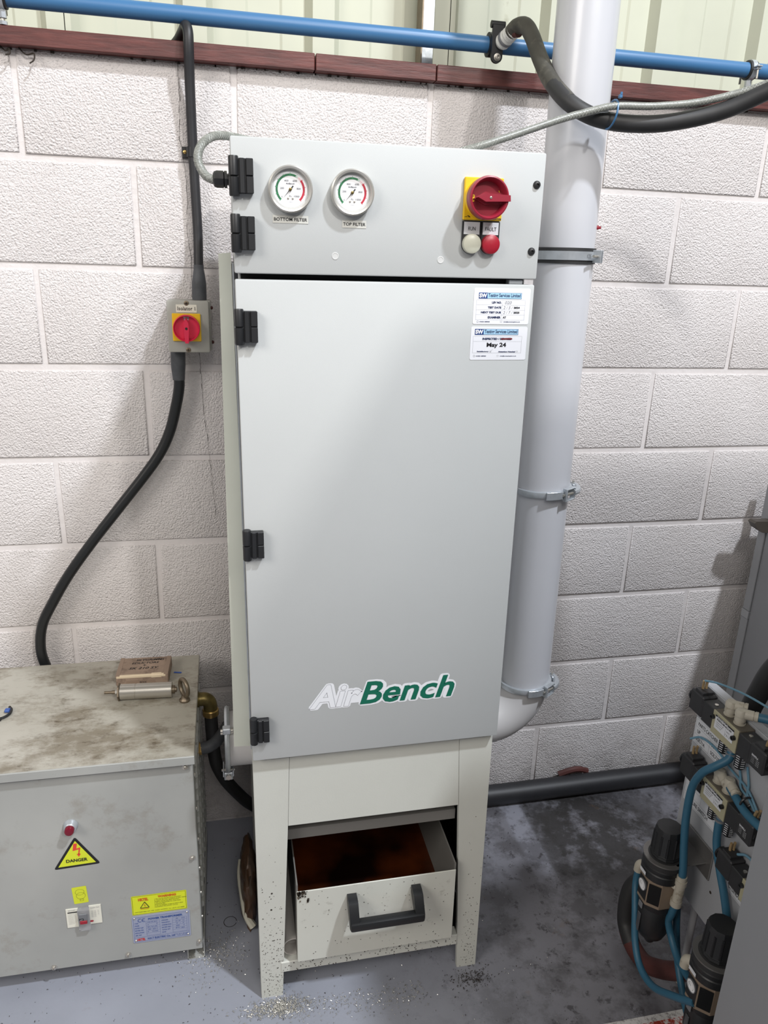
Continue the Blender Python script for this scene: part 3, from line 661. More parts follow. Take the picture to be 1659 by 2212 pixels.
# ================================================================ EXHAUST DUCT
DX, DY = 1.152, -.27
lean = lambda z: DX+.0105*(1.6-z)
D = root('exhaust_duct', (lean(.4), DY, .46), 'tall pale grey round extraction duct rising beside the filter cabinet', 'duct')
def ring(z0, z1, prof, mt, n=64): pass
ax = lambda z: Vector((lean(z), DY, z)); AX = (ax(2)-ax(1)).normalized(); R = .0625
def dlathe(z, prof, n, mt, mb=None, cap=False):
    mb = mb or MB(); return mb.lathe(ax(z), AX, prof, n, mt, cap)
part('pipe', dlathe(1.606, [(R, 0), (R, 1.6)], 72, 'duct_paint'), D)
part('pipe', dlathe(1.105, [(R+.001, 0), (R+.001, .52), (R, .524)], 72, 'duct_paint'), D)
part('pipe', dlathe(.575, [(R, 0), (R, .53)], 72, 'duct_paint'), D)
# elbow into the cabinet
mb = MB(); Rb = .112; c0 = ax(.575); cen = Vector((c0.x-Rb, DY, .575)); vs = []; fs = []; n = 48; K = 16
for i in range(K+3):
    t = min(i, K)/K*PI/2; d = Vector((math.cos(t), 0, -math.sin(t))); c = cen+d*Rb
    if i > K: c = c+Vector((-.06*(i-K), 0, 0))
    for j in range(n): q = 2*PI*j/n; vs.append(c+d*(R*math.cos(q))+Vector((0, 1, 0))*(R*math.sin(q)))
for i in range(K+2):
    for j in range(n): fs.append([i*n+j, i*n+(j+1) % n, (i+1)*n+(j+1) % n, (i+1)*n+j][::-1])
mb.add(vs, fs, 'duct_elbow'); part('elbow', mb, D)
# rubber lined wall bracket, embossed 125
zb_ = 1.637-.012
mb = MB(); dlathe(zb_-.004, [(R, 0), (R+.004, 0), (R+.004, .032), (R, .032)], 64, 'black_rubber', mb); cl = part('pipe_bracket', mb, D)
mb = MB(); dlathe(zb_+.003, [(R+.0038, 0), (R+.0062, 0), (R+.0062, .018), (R+.0038, .018)], 64, 'galv', mb)
def ondet(a, r, z): return ax(z)+Vector((math.sin(a), -math.cos(a), 0))*r
a1 = .66   # angle of the clamp ears seen from the camera
for a_, w_ in ((a1, .0025), (a1+.10, .0025)):
    e = ondet(a_, R+.006, zb_+.012); d = Vector((math.sin(a_), -math.cos(a_), 0)); s = Vector((math.cos(a_), math.sin(a_), 0)); Mx = Matrix((s, d, Z_)).transposed().to_4x4(); Mx.translation = e+d*.008
    mb.box(-w_/2, w_/2, -.010, .010, -.013, .013, 'galv', .0006, 1, Mx)
part('steel_band', mb, cl)
mb = MB(); e = ondet(a1, R+.0165, zb_+.012); s = Vector((math.cos(a1+.05), math.sin(a1+.05), 0)); mb.cyl(e-s*.024, e+s*.016, .0028, 12, 'steel'); mb.cyl(e+s*.008, e+s*.0125, .0055, 6, 'steel'); part('clamp_bolt', mb, cl)
mb = MB(); q = ax(zb_+.012)+Vector((0, .06, 0)); mb.cyl(q, (q.x, -.003, q.z), .005, 12, 'galv'); mb.lathe((q.x, -.003, q.z), (0, -1, 0), [(.02, 0), (.02, .003), (.008, .004), (.008, .012)], 20, 'galv'); part('wall_stud', mb, cl)
pr = Print(ondet(.42, R+.0064, zb_+.0075), (math.cos(.42), math.sin(.42), 0), Z_, (math.sin(.42), -math.cos(.42), 0)); pr.text('125', .012, .009, .0, .001, 'steel', 1); 
e_ = Print(ondet(.42, R+.0066, zb_+.0075), (math.cos(.42), math.sin(.42), 0), Z_, (math.sin(.42), -math.cos(.42), 0)); e_.text('125', -.006, .001, .006, .009, 'seal_grey', 1)
e_.mb.v = [tuple(Vector(v)) for v in e_.mb.v]; part('embossed_size', e_.mb, cl)
mb = MB(); e = ondet(1.25, R, 1.697); d = Vector((math.sin(1.25), -math.cos(1.25), 0)); mb.lathe(e, d, [(.0045, 0), (.0045, .004), (.003, .0045), (.003, .009), (0, .0092)], 8, 'red_plastic'); part('test_plug', mb, D, label='small red test point plug')
# quick release clamps
def qclamp(z, tilt, a0, nm='clamp_ring'):
    c = ax(z); t = AX.copy(); t.rotate(Matrix.Rotation(tilt, 3, 'Y')); mb = MB()
    mb.lathe(c-t*.006, t, [(R, -.002), (R+.0065, -.001), (R+.0085, .006), (R+.0065, .013), (R, .014)], 64, 'galv', False)
    cl = part(nm, mb, D)
    def at(a, r, h=0):
        return c+Vector((math.sin(a), -math.cos(a), 0))*r+Vector((0, 0, -math.sin(a)*r*math.tan(tilt)))+Z_*h
    def plate(a, r, w, d_, h, mt, mb, zo=0):
        e = at(a, r, zo); dd = Vector((math.sin(a), -math.cos(a), 0)); s = Vector((math.cos(a), math.sin(a), 0)); Mx = Matrix((s, dd, Z_)).transposed().to_4x4(); Mx.translation = e
        mb.box(-w/2, w/2, -d_/2, d_/2, -h/2, h/2, mt, .0008, 1, Mx)
    mb = MB()
    for k in range(5): plate(a0-.42+k*.11, R+.011, .0095, .005, .019, 'galv', mb)
    part('clamp_strap', mb, cl)
    mb = MB()
    plate(a0+.14, R+.014, .004, .014, .031, 'galv', mb); plate(a0+.56, R+.014, .004, .012, .028, 'galv', mb)
    for zo in (-.0135, .0135):
        for k in range(5): plate(a0+.18+k*.09, R+.014, .0075, .010, .003, 'galv', mb, zo)
    e0, e1 = at(a0+.05, R+.014), at(a0+.50, R+.016); mb.cyl(e0, e1, .0034, 10, 'steel')
    part('latch_frame', mb, cl)
    mb = MB()
    mb.tube([at(a0+.52+k*.14, R+.015+.004*math.sin(k*.6), .001) for k in range(7)], .0088, 10, 'galv', 3)
    plate(a0+1.12, R+.014, .010, .012, .016, 'galv', mb); mb.cyl(at(a0+1.25, R+.012, -.012), at(a0+1.25, R+.012, .014), .003, 8, 'steel')
    part('lever', mb, cl)
qclamp(1.105, -.05, .20); qclamp(.575, -.05, .24)

# left inlet stub with its clamp
LI = root('inlet_duct', (.43, -.35, .53), 'short grey inlet duct stub clamped on the left of the cabinet beside the transformer', 'duct')
mb = MB(); mb.lathe((.3905, -.35, .53), (1, 0, 0), [(.0625, 0), (.0625, .075)], 56, 'duct_elbow'); part('pipe', mb, LI)
mb = MB(); mb.lathe((.3935, -.35, .53), (-1, 0, 0), [(.0655, 0), (.0655, .009), (.062, .010), (0, .010)], 56, 'duct_elbow'); part('end_cap', mb, LI)
mb = MB(); mb.lathe((.3835, -.35, .53), (1, 0, 0), [(.0640, 0), (.0735, .001), (.0765, .006), (.0735, .011), (.0640, .012)], 64, 'galv', False); cr = part('clamp_ring', mb, LI)
mb = MB(); mb.box(.379, .400, -.378, -.340, .4335, .4540, 'galv', .002); mb.cyl((.3895, -.372, .4437), (.3895, -.382, .4437), .0065, 18, 'steel'); mb.box(.377, .3795, -.382, -.345, .447, .463, 'galv'); mb.box(.3995, .4020, -.382, -.345, .447, .463, 'galv'); mb.cyl((.374, -.366, .4545), (.405, -.366, .4545), .003, 10, 'steel'); part('latch', mb, cr)
mb = MB(); mb.cyl((.3755, -.40, .5860), (.4035, -.40, .5860), .0042, 12, 'steel'); mb.box(.380, .3985, -.408, -.390, .5795, .5945, 'galv', .002); mb.cyl((.3755, -.395, .576), (.4035, -.395, .576), .0032, 12, 'steel'); part('hinge_pin', mb, cr)

# ================================================================ PIPE, HOSE, CABLES ABOVE
mb = MB(); mb.cyl((-3.4, -.02, 2.0900), (5.2, -.02, 2.0890), .0170, 40, 'blue_pipe'); solo('compressed_air_pipe', mb, 'long bright blue compressed air pipe running above the red-brown timber', 'pipe', (.8, -.02, 2.09))
# clips
def pclip(x, label):
    r = root('pipe_clip', (x, -.02, 2.04), label, 'pipe clip'); z = 2.0896
    mb = MB(); mb.lathe((x-.011, -.02, z), (1, 0, 0), [(.0172, 0), (.0215, .001), (.0215, .021), (.0172, .022)], 32, 'black_rubber', False); part('rubber_liner', mb, r)
    mb = MB(); mb.lathe((x-.006, -.02, z), (1, 0, 0), [(.0212, 0), (.0232, 0), (.0232, .012), (.0212, .012)], 32, 'galv', False)
    mb.box(x-.006, x+.006, -.060, -.040, z+.001, z+.004, 'galv', .0006); mb.box(x-.006, x+.006, -.056, -.040, z-.004, z-.001, 'galv', .0006); part('steel_band', mb, r)
    mb = MB(); mb.cyl((x, -.051, z+.007), (x, -.051, z-.024), .0028, 10, 'steel'); part('clamp_screw', mb, r); mb = MB(); mb.cyl((x, .014, z+.007), (x, .014, z-.024), .0028, 10, 'steel'); part('clamp_screw', mb, r)
    mb = MB(); mb.cyl((x, -.02, 2.0405), (x, -.02, z-.022), .0042, 12, 'steel'); mb.cyl((x, -.02, z-.0370), (x, -.02, z-.0225), .0080, 6, 'galv'); mb.cyl((x, -.02, 2.0405), (x, -.02, 2.047), .0085, 6, 'galv'); part('stud', mb, r)
pclip(1.704, 'galvanised rubber-lined clip on the blue pipe at the far right'); pclip(-.006, 'galvanised clip on the blue pipe at the upper left corner')
# take-off saddle and hose
r = root('pipe_saddle', (1.036, -.02, 2.09), 'black bolted take-off saddle on the blue pipe left of the duct', 'pipe fitting')
mb = MB(); mb.lathe((1.022, -.02, 2.0895), (1, 0, 0), [(.0175, 0), (.0250, .001), (.0250, .029), (.0175, .030)], 28, 'black_plastic', False)
pts = [(-.0135, .030)]; q = [(-.0130+.0*0, 0)]
pts = [(-.013, .036), (-.013, -.030)]+[(-.013*math.cos(math.radians(t)), -.030-.013*math.sin(math.radians(t))) for t in range(15, 166, 15)]+[(.013, -.030), (.013, .036)]
mb.prism([(p[0]+1.036, p[1]+2.0895) for p in pts], (0, -.046, 0), X_, Z_, -Y_, .007, 'black_plastic'); mb.cyl((1.020, -.046, 2.124), (1.052, -.046, 2.124), .0075, 14, 'black_plastic'); part('clamp_body', mb, r)
mb = MB(); mb.lathe((1.037, -.053, 2.0585), (0, -1, 0), [(.0080, 0), (.0080, .001), (.0058, .0012), (.0058, .006), (.0032, .0062), (.0030, .003), (0, .003)], 18, 'steel'); part('bolt', mb, r)
mb = MB(); p0 = Vector((1.044, -.045, 2.086)); p1 = Vector((1.058, -.090, 2.104)); d = (p1-p0); L = d.length; pf = [(.012, 0), (.0150, .004)]
k = 0.006
while k < L: pf += [(.0160, k), (.0175, k+.003), (.0165, k+.006)]; k += .008
mb.lathe(p0, d, pf, 28, 'seal_white'); mb.lathe(p0+d*.30, d, [(.0162, 0), (.0180, .002), (.0180, .007), (.0162, .009)], 28, 'seal_grey', False); part('hose_tail', mb, r, label='white tape-wrapped hose tail')
HP = [(1.055, -.082, 2.101), (1.060, -.105, 2.108), (1.066, -.14, 2.101), (1.0715, -.17, 2.075), (1.072, -.23, 2.018), (1.076, -.29, 1.966), (1.093, -.345, 1.922), (1.140, -.372, 1.894), (1.21, -.382, 1.886), (1.288, -.400, 1.891), (1.376, -.43, 1.912), (1.441, -.47, 1.944), (1.52, -.55, 1.99), (1.62, -.68, 2.04), (1.80, -.95, 2.10)]
r = root('air_hose', (1.14, -.37, 1.89), 'thick black rubber air hose drooping in front of the duct to the right', 'hose')
mb = MB(); mb.tube(HP, .0162, 20, 'black_rubber', 8); part('hose', mb, r)
mb = MB(); mb.tube(HP[:7], .01645, 20, 'dusty_rubber', 8); part('dusty_sleeve', mb, r, label='dusty grey-brown upper end of the hose')
mb = MB(); mb.tube([(1.0545, -.0790, 2.0960), (1.0590, -.098, 2.0985), (1.063, -.112, 2.096)], .0105, 16, 'hose_red', 4); part('inner_lining', mb, r, label='reddish inner lining showing at the split')
# grey braided cable
CP1 = [(.452, -.572, 1.7260), (.421, -.572, 1.7260), (.401, -.571, 1.7262), (.388, -.565, 1.735), (.3795, -.555, 1.756), (.387, -.535, 1.781), (.410, -.50, 1.799), (.450, -.45, 1.804), (.55, -.38, 1.7995), (.68, -.35, 1.7965), (.80, -.38, 1.798), (.872, -.415, 1.8165), (.951, -.412, 1.843), (1.05, -.400, 1.879), (1.105, -.398, 1.896), (1.162, -.402, 1.9105), (1.241, -.410, 1.9145), (1.327, -.425, 1.925), (1.403, -.445, 1.9445), (1.440, -.47, 1.958), (1.52, -.55, 1.99), (1.66, -.75, 2.04), (1.85, -1.0, 2.08)]
r = root('braided_cable', (.55, -.40, 1.79), 'grey braided cable looping over the cabinet top and across the duct', 'cable')
mb = MB(); mb.tube(CP1, .0066, 14, 'braid', 8); sh = part('sheath', mb, r)
mb = MB(); P = smooth_path([Vector(p) for p in CP1], 24); xs = None; T = []
for i, p in enumerate(P):
    t = (P[min(i+1, len(P)-1)]-P[max(i-1, 0)]).normalized(); xs = basis(t)[0] if xs is None else (xs-t*xs.dot(t)).normalized(); T.append((p, xs.copy(), t.cross(xs)))
lens = [0]
for i in range(1, len(P)): lens.append(lens[-1]+(P[i]-P[i-1]).length)
for sgn in (1, -1):
    for ph in range(5):
        pts = [p+(x*math.cos(sgn*lens[i]/.0052+ph*1.257)+y*math.sin(sgn*lens[i]/.0052+ph*1.257))*.00665 for i, (p, x, y) in enumerate(T)]
        mb.tube(pts, .00038, 3, 'braid_wire', 1)
part('wire_braid', mb, r, kind='stuff')
# blue tie
mb = MB(); ec = Vector((1.164, -.387, 1.8985)); vs = []; pts = []
for k in range(25):
    t = 2*PI*k/24; a_ = .0255; b_ = .0245
    pts.append(ec+Vector((.001+.004*math.cos(t), -math.sin(t)*b_, math.cos(t)*a_)))
mb.tube(pts, .0020, 6, 'blue_pipe', 2); mb.box(1.1665, 1.1725, -.412, -.404, 1.9235, 1.9300, 'blue_pipe', .001); mb.box(1.168, 1.1715, -.412, -.409, 1.930, 1.934, 'blue_pipe'); solo('cable_tie', mb, 'blue cable tie holding the grey cable to the black hose', 'cable tie', ec)

# left conduit, isolator, lower cable
mb = MB(); mb.tube([(.300, .075, 2.035), (.318, .060, 2.044), (.335, .028, 2.053), (.346, .0, 2.063), (.354, -.028, 2.068), (.3585, -.044, 2.052), (.3585, -.046, 2.02), (.3575, -.034, 1.96), (.3575, -.024, 1.86), (.3590, -.022, 1.76), (.3610, -.024, 1.66), (.3600, -.034, 1.59), (.3600, -.035, 1.575)], .0108, 18, 'conduit_black', 8)
solo('conduit_cable', mb, 'black sheathed cable coming over the timber down to the isolator', 'cable', (.358, -.03, 1.8))
r = root('saddle_clip', (.350, -.003, 1.826), 'black saddle clip with brass screw holding the conduit to the wall', 'cable clip')
mb = MB(); mb.box(.3335, .348, -.0085, -.0012, 1.8150, 1.8385, 'black_plastic', .001); mb.lathe((.3575, -.021, 1.8160), (0, 0, 1), [(.0110, 0), (.0138, .0005), (.0138, .0205), (.0110, .021)], 20, 'black_plastic', False); mb.box(.345, .350, -.030, -.0012, 1.8160, 1.8370, 'black_plastic', .001); mb.box(.3650, .3700, -.024, -.0012, 1.8160, 1.8370, 'black_plastic', .001); part('strap', mb, r)
mb = MB(); mb.lathe((.3395, -.0087, 1.8275), (0, -1, 0), [(.0042, 0), (.0040, .001), (.0024, .0018), (.0010, .0019), (.0008, .0012), (0, .0012)], 14, 'brass_bright'); part('screw', mb, r)
r = root('isolator_switch', (.333, -.001, 1.40), 'grey isolator switch box with pink-red knob on yellow plate', 'switch')
mb = MB(); mb.box(.2885, .3835, -.058, -.0015, 1.3985, 1.5120, 'iso_grey', .003, 2); part('back_box', mb, r)
mb = MB(); mb.box(.2865, .3800, -.080, -.0590, 1.3960, 1.5125, 'iso_grey', .004, 2); lid = part('cover', mb, r)
mb = MB(); mb.box(.2975, .3610, -.0845, -.0802, 1.4220, 1.4840, 'yellow', .0015); pl = part('yellow_plate', mb, r)
mb = MB(); mb.lathe((.3292, -.0847, 1.4520), (0, -1, 0), [(.0300, 0), (.0300, .005), (.0296, .0165), (.0282, .0175), (.0272, .0160), (.0262, .0060), (0, .0060)], 48, 'pink_red'); kn = part('knob', mb, r)
mb = MB(); mb.prism([(0, .0215), (.0050, .012), (.0056, .0), (.0040, -.0325), (-.0040, -.0325), (-.0056, 0), (-.0050, .012)], (.3292, -.0905, 1.4520), X_, Z_, -Y_, .0150, 'pink_red'); mb.prism([(0, .024), (.0085, .010), (.0085, -.022), (-.0085, -.022), (-.0085, .010)], (.3292, -.0900, 1.4520), X_, Z_, -Y_, .004, 'pink_red'); part('grip', mb, kn)
mb = MB(); mb.lathe((.3292, -.1056, 1.4520), (0, -1, 0), [(.0030, 0), (.0026, .0006), (.0014, .0004), (0, .0004)], 14, 'debris'); part('hole', mb, kn)
pr = Print((.3292, -.0908, 1.4520), X_, Z_, -Y_); pr.poly([(-.0065, .0255), (-.0045, .0175), (.0045, .0175), (.0065, .0255)], 'label_white', 1); pr.text('I ON', -.0048, .0208, .0048, .0238, 'ink', 2, bold=.03); part('position_mark', pr.mb, kn)
pr = Print((.3072, -.0804, 1.4860), X_, Z_, -Y_); pr.round(0, 0, .0460, .0175, .001, 'paper_cream', 1, depth=.0006); s = part('name_strip', pr.mb, r)
pr = Print((.3072, -.0812, 1.4860), X_, Z_, -Y_); pr.text('Isolator 1', .0035, .0048, .0425, .0130, 'ink', 1, bold=.012, spacing=1.1); part('lettering', pr.mb, s)
for z in (1.5065, 1.4020):
    mb = MB(); mb.lathe((.3305, -.0803, z), (0, -1, 0), [(.0056, 0), (.0054, .001), (.0046, .0015)], 18, 'steel_dull'); mb.box(.3305-.0034, .3305+.0034, -.0822, -.0816, z-.0007, z+.0007, 'debris'); mb.box(.3298, .3312, -.0822, -.0816, z-.0034, z+.0034, 'debris'); part('screw', mb, r)
for z in (1.4945, 1.4155):
    mb = MB(); mb.lathe((.3833, -.030, z), (1, 0, 0), [(.0035, 0), (.0042, .002), (.003, .005), (0, .006)], 10, 'hose_red'); part('side_plug', mb, r, label='dull red side screw plug')
def boot(pts, rs, label):
    mb = MB(); mb.tube(pts, 1, 22, 'boot_grey', 6, rs=rs); return solo('cable_boot', mb, label, 'cable boot', pts[-1])
boot([(.3600, -.035, 1.590), (.3600, -.035, 1.572), (.3595, -.036, 1.550), (.3590, -.037, 1.530), (.3590, -.037, 1.5125)], lambda t: .0113+.0052*min(1, max(0, (t-.12)/.4)), 'grey heat-shrink boot on top of the isolator')
boot([(.3030, -.034, 1.326), (.3030, -.034, 1.345), (.3035, -.036, 1.365), (.3045, -.037, 1.3965)], lambda t: .0140+.0030*min(1, t*1.6), 'grey heat-shrink boot under the isolator')
LC = [(.3032, -.034, 1.335), (.3028, -.033, 1.310), (.295, -.030, 1.27), (.276, -.028, 1.202), (.248, -.028, 1.144), (.206, -.028, 1.086), (.140, -.030, 1.004), (.073, -.030, .92), (.011, -.030, .836), (-.035, -.030, .761), (-.067, -.030, .698), (-.078, -.030, .632), (-.070, -.030, .577), (-.045, -.030, .50), (-.02, -.03, .42), (0, -.03, .30)]
mb = MB(); mb.tube(LC, .0128, 20, 'cable_black', 8); solo('supply_cable', mb, 'thick black cable curving from the isolator down behind the transformer', 'cable', (.14, -.03, 1.0))

# ================================================================ TRANSFORMER
T = root('transformer', (-.15, -.28, 0), 'stained light grey power transformer box standing left of the cabinet', 'transformer')
FY = -.4905
mb = MB(); mb.box(-.62, .3165, -.478, -.075, .052, .586, 'transformer_front', .002); tb = part('body', mb, T)
mb = MB(); mb.box(-.62, .3165, FY, -.4795, .054, .584, 'transformer_front', .0015); fp = part('front_panel', mb, T)
mb = MB(); mb.box(-.63, .3215, -.503, -.062, .5875, .600, 'transformer_top', .0015); mb.box(-.63, .3215, -.5045, -.5005, .5800, .6005, 'transformer_front', .001); part('lid', mb, T)
lm = MB(); lm.prism([(0, -.010), (.0045, -.006), (.0045, .006), (0, .010)], (0, -.028, 0), X_, Z_, Y_, .056, 'transformer_front')
lmesh = lm.mesh('louvre')
for y in (-.40, -.31, -.22, -.13):
    for k in range(14):
        o = bpy.data.objects.new('louvre', lmesh); COL.objects.link(o); o.parent = T; o.location = Vector((.3166, y, .125+k*.031))-Vector((-.15, -.28, 0))
for z in (.118, .190, .262, .345, .43, .52):
    mb = MB(); mb.lathe((.3166, -.458, z), (1, 0, 0), [(.0042, 0), (.004, .002), (.0022, .0032), (0, .0032)], 10, 'steel'); part('screw', mb, T)
for x, z in ((.3005, .566), (.3045, .323), (.3100, .078), (.149, .068), (-.013, .0615)):
    mb = MB(); mb.lathe((x, FY-.0003, z), (0, -1, 0), [(.0068, 0), (.0068, .0008), (.0050, .0012), (.0048, .0036), (.0036, .0048), (.0018, .0052), (.0016, .003), (0, .003)], 18, 'steel'); part('screw', mb, T)
for x0 in (-.50, .2790):
    mb = MB(); mb.box(x0, x0+.0025, -.468, -.08, 0, .0515, 'transformer_front'); mb.box(x0+.038, x0+.0405, -.468, -.08, 0, .0515, 'transformer_front'); mb.box(x0, x0+.0405, -.468, -.08, 0, .0025, 'transformer_front'); mb.box(x0+.0025, x0+.038, -.40, -.39, .0025, .0515, 'gap_shade'); part('foot', mb, T)  # dark block inside each foot paints the shade of its open end
mb = MB(); mb.lathe((.0585, FY-.0003, .4480), (0, -1, 0), [(.0150, 0), (.0150, .003), (.0140, .0045), (.0125, .0120), (.0105, .0135), (.0100, .0135)], 24, 'galv'); lp = part('indicator_lamp', mb, T, label='red pilot lamp with knurled ring')
for k in range(24):
    pass
mb = MB(); mb.lathe((.0585, FY-.0130, .4480), (0, -1, 0), [(.0098, 0), (.0098, .008), (.0085, .0105), (.0060, .0112), (0, .0112)], 24, 'lens_red'); part('lens', mb, lp)
# danger triangle
A_, B_, C_ = Vector((.0630, .4165)), Vector((.0135, .3345)), Vector((.1105, .3385)); cen = (A_+B_+C_)/3
pr = Print((0, FY-.0002, 0), X_, Z_, -Y_, .0003)
def rtri(f, mt, L, rr):
    pts = []; V = [cen+(v-cen)*f for v in (A_, B_, C_)]
    for i in range(3):
        p, a, b = V[i], V[i-1], V[(i+1) % 3]
        da = (a-p).normalized()*rr; db = (b-p).normalized()*rr
        for t in (0, .25, .5, .75, 1): q = p+da*(1-t)**2+db*t**2; pts.append((q.x, q.y))
    pr.poly(pts, mt, L)
rtri(1.0, 'ink', 1, .007); rtri(.80, 'lime', 2, .0005)
s = part('danger_sticker', pr.mb, T, label='triangular yellow and black danger sticker')
pr = Print((0, FY-.0010, 0), X_, Z_, -Y_, .0002)
zz_ = [(.0590, .3990), (.0665, .3990), (.0640, .3855), (.0725, .3880), (.0690, .3700), (.0665, .3705), (.0685, .3830), (.0560, .3800)]
for f in ([0, 1, 2, 7], [2, 3, 6, 7], [3, 4, 5, 6]): q = [zz_[i] for i in f]; a_ = sum(q[i][0]*q[(i+1) % 4][1]-q[(i+1) % 4][0]*q[i][1] for i in range(4)); pr.poly(q if a_ > 0 else q[::-1], 'bolt_red', 1)
pr.poly([(.0635, .3715), (.0675, .3630), (.0720, .3710)], 'bolt_red', 1); pr.text('DANGER', .0405, .3505, .0845, .3590, 'ink', 2, bold=.03); part('lettering', pr.mb, s)
# transformer symbol square
ts = math.radians(3); e1 = Vector((math.cos(ts), 0, math.sin(ts))); e2 = Vector((-math.sin(ts), 0, math.cos(ts)))
pr = Print((.0465, FY-.0002, .2345), e1, e2, -Y_, .0003); pr.round(0, 0, .0305, .0460, .002, 'lime', 1)
pr.arc(.0155, .0310, .0092, .0096, 0, 360, 'ink', 2, 32, .85); pr.arc(.0165, .0210, .0092, .0096, 0, 360, 'ink', 2, 32, .95); pr.frame(.0135, .0065, .0205, .0115, .0004, 'ink', 2); part('symbol_sticker', pr.mb, T)
# breaker window and cards
pr = Print((.0275, FY-.0002, .1715), X_, Z_, -Y_, .0003); pr.mb.box(.0270, .0525, FY-.0020, FY-.0003, .1715, .2235, 'paper_cream'); pr.rect(.0030, .0410, .0230, .0440, 'ink', 8)
pr.text('BRACNET', .0050, .0470, .0200, .0495, 'ink_grey', 8)
for k in range(8): pr.text('specification no 60', .0035, .0365-k*.0038, .0035+random.uniform(.011, .020), .0383-k*.0038, 'ink_grey', 8)
part('rating_card', pr.mb, T)
mb = MB(); mb.box(.0755, .1010, FY-.0020, FY-.0003, .1745, .2260, 'paper_cream'); pr = Print((.0755, FY-.0022, .1745), X_, Z_, -Y_); pr.text('Breaker Card', .004, .0445, .022, .0475, 'ink_grey', 1)
for k in range(7):
    pr.text('A102', .004, .036-k*.0028, .0085, .0375-k*.0028, 'ink_grey', 1); pr.text('1233', .010, .036-k*.0028, .0145, .0375-k*.0028, 'ink_grey', 1)
    if k < 5: pr.text('73', .018, .036-k*.0028, .0205, .0375-k*.0028, 'ink_grey', 1)
pr.disc(.0035, .0085, .0042, 'red_plastic', 1, 20, .0026); o = part('rating_card', mb, T); part('lettering', pr.mb, o)
mb = MB(); mb.box(.0525, .0765, FY-.0115, FY-.0003, .1650, .2255, 'clear_plastic', .002); br = part('breaker_cover', mb, T, label='clear plastic breaker cover')
mb = MB(); mb.box(.0560, .0730, FY-.0140, FY-.0118, .1890, .2160, 'seal_grey', .001); mb.box(.0570, .0725, FY-.0165, FY-.0140, .1900, .1990, 'lamp_red', .001); mb.box(.0560, .0650, FY-.0148, FY-.0140, .2000, .2045, 'ink'); part('breaker', mb, br)
pr = Print((.0560, FY-.0149, .2000), X_, Z_, -Y_); pr.text('OFF', .0015, .0012, .0075, .0034, 'white_print', 1); part('lettering', pr.mb, br)
# yellow warning label
W_, H_ = .1210, .0545; pr = Print((.1660, FY-.0002, .1805), X_, Z_, -Y_, .0003); pr.round(0, 0, W_, H_, .0025, 'lime2', 1); s = part('warning_label', pr.mb, T)
pr = Print((.1660, FY-.0008, .1805), X_, Z_, -Y_, .0002); pr.frame(.002, .002, W_-.002, H_-.002, .0005, 'ink', 1)
pr.text('WARNING', .0580, .0430, .0980, .0495, 'orange_ink', 2, bold=.05); pr.text('HKTEL', .0150, .0390, .0370, .0470, 'orange_ink', 2, bold=.05)
for a_, b_ in (((.0185, .0190), (.0380, .0190)), ((.0380, .0190), (.0285, .0355)), ((.0285, .0355), (.0185, .0190))): pr.line(a_[0], a_[1], b_[0], b_[1], .0014, 'ink', 2)
pr.line(.0285, .0305, .0270, .0255, .0008, 'red_ink', 3); pr.line(.0270, .0255, .0300, .0265, .0008, 'red_ink', 3); pr.line(.0300, .0265, .0285, .0215, .0008, 'red_ink', 3); pr.text('DANGER', .0190, .0150, .0375, .0170, 'orange_ink', 2, bold=.04)
for k, tx in enumerate(('1. Do not get and the inner Connector', '2. Check the light condition of this. Fasten', '   Output wiggle the Bolt and Plug', '3. Do not disassemble the outer body', '   arbitrarily.', '4. Do not operate except an expert when', '   maintaining the power source.')):
    pr.text(tx, .0500, .0385-k*.0038, .0500+.0016*len(tx), .0408-k*.0038, 'ink', 2, bold=.02)
pr.text('H.K.T ELECTRIC CO., LTD', .0060, .0065, .0480, .0088, 'ink', 2, bold=.02); pr.text('Homepage : www.hktel.com', .0500, .0065, .0780, .0088, 'ink', 2, bold=.02); pr.text('Tel : 82-51-504-8888', .0800, .0065, .1150, .0085, 'ink', 2)
part('lettering', pr.mb, s)
# rating plate
W_, H_ = .1285, .0775; pr = Print((.1632, FY-.0002, .0990), X_, Z_, -Y_, .0003); pr.round(0, 0, W_, H_, .004, 'plate_blue', 1, depth=.0010); s = part('rating_plate', pr.mb, T)
pr = Print((.1632, FY-.0014, .0990), X_, Z_, -Y_, .0002); pr.frame(.0035, .0035, W_-.0035, H_-.0035, .0004, 'blue_ink', 1)
pr.text('POWER TRANSFORMER', .0360, .0640, .1120, .0695, 'blue_ink', 2, bold=.04); pr.arc(.0185, .0655, .0040, .0052, 60, 300, 'blue_ink', 2, 20); pr.arc(.0270, .0655, .0040, .0052, 60, 300, 'blue_ink', 2, 20); pr.line(.0225, .0655, .0275, .0655, .0010, 'blue_ink', 2)
rows = ['TYPE', 'PHASE', 'RATED CAP.', 'RATED PRI.', 'INSULATION', 'SER. NO']; rows2 = ['COOLING', 'FREQUENCY', 'CONNECTION', 'RATED SEC.', 'TOTAL WT.', 'DATE']; vals = ['HKTR-DC', '3            P', '            KVA', '380  400 V', 'F     CLASS', '']; vals2 = ['A . N', '50 / 60    Hz', 'Y - Y', '400     V', '         Kg', '']
for k in range(6):
    z = .0560-k*.0070; pr.text(rows[k], .0060, z, .0060+.0019*len(rows[k]), z+.0030, 'blue_ink', 2, bold=.02); pr.text(rows2[k], .0650, z, .0650+.0021*len(rows2[k]), z+.0030, 'blue_ink', 2, bold=.02)
    if vals[k].strip(): pr.text(vals[k], .0340, z, .0560, z+.0028, 'blue_ink', 2)
    if vals2[k].strip(): pr.text(vals2[k], .0960, z, .1160, z+.0028, 'blue_ink', 2)
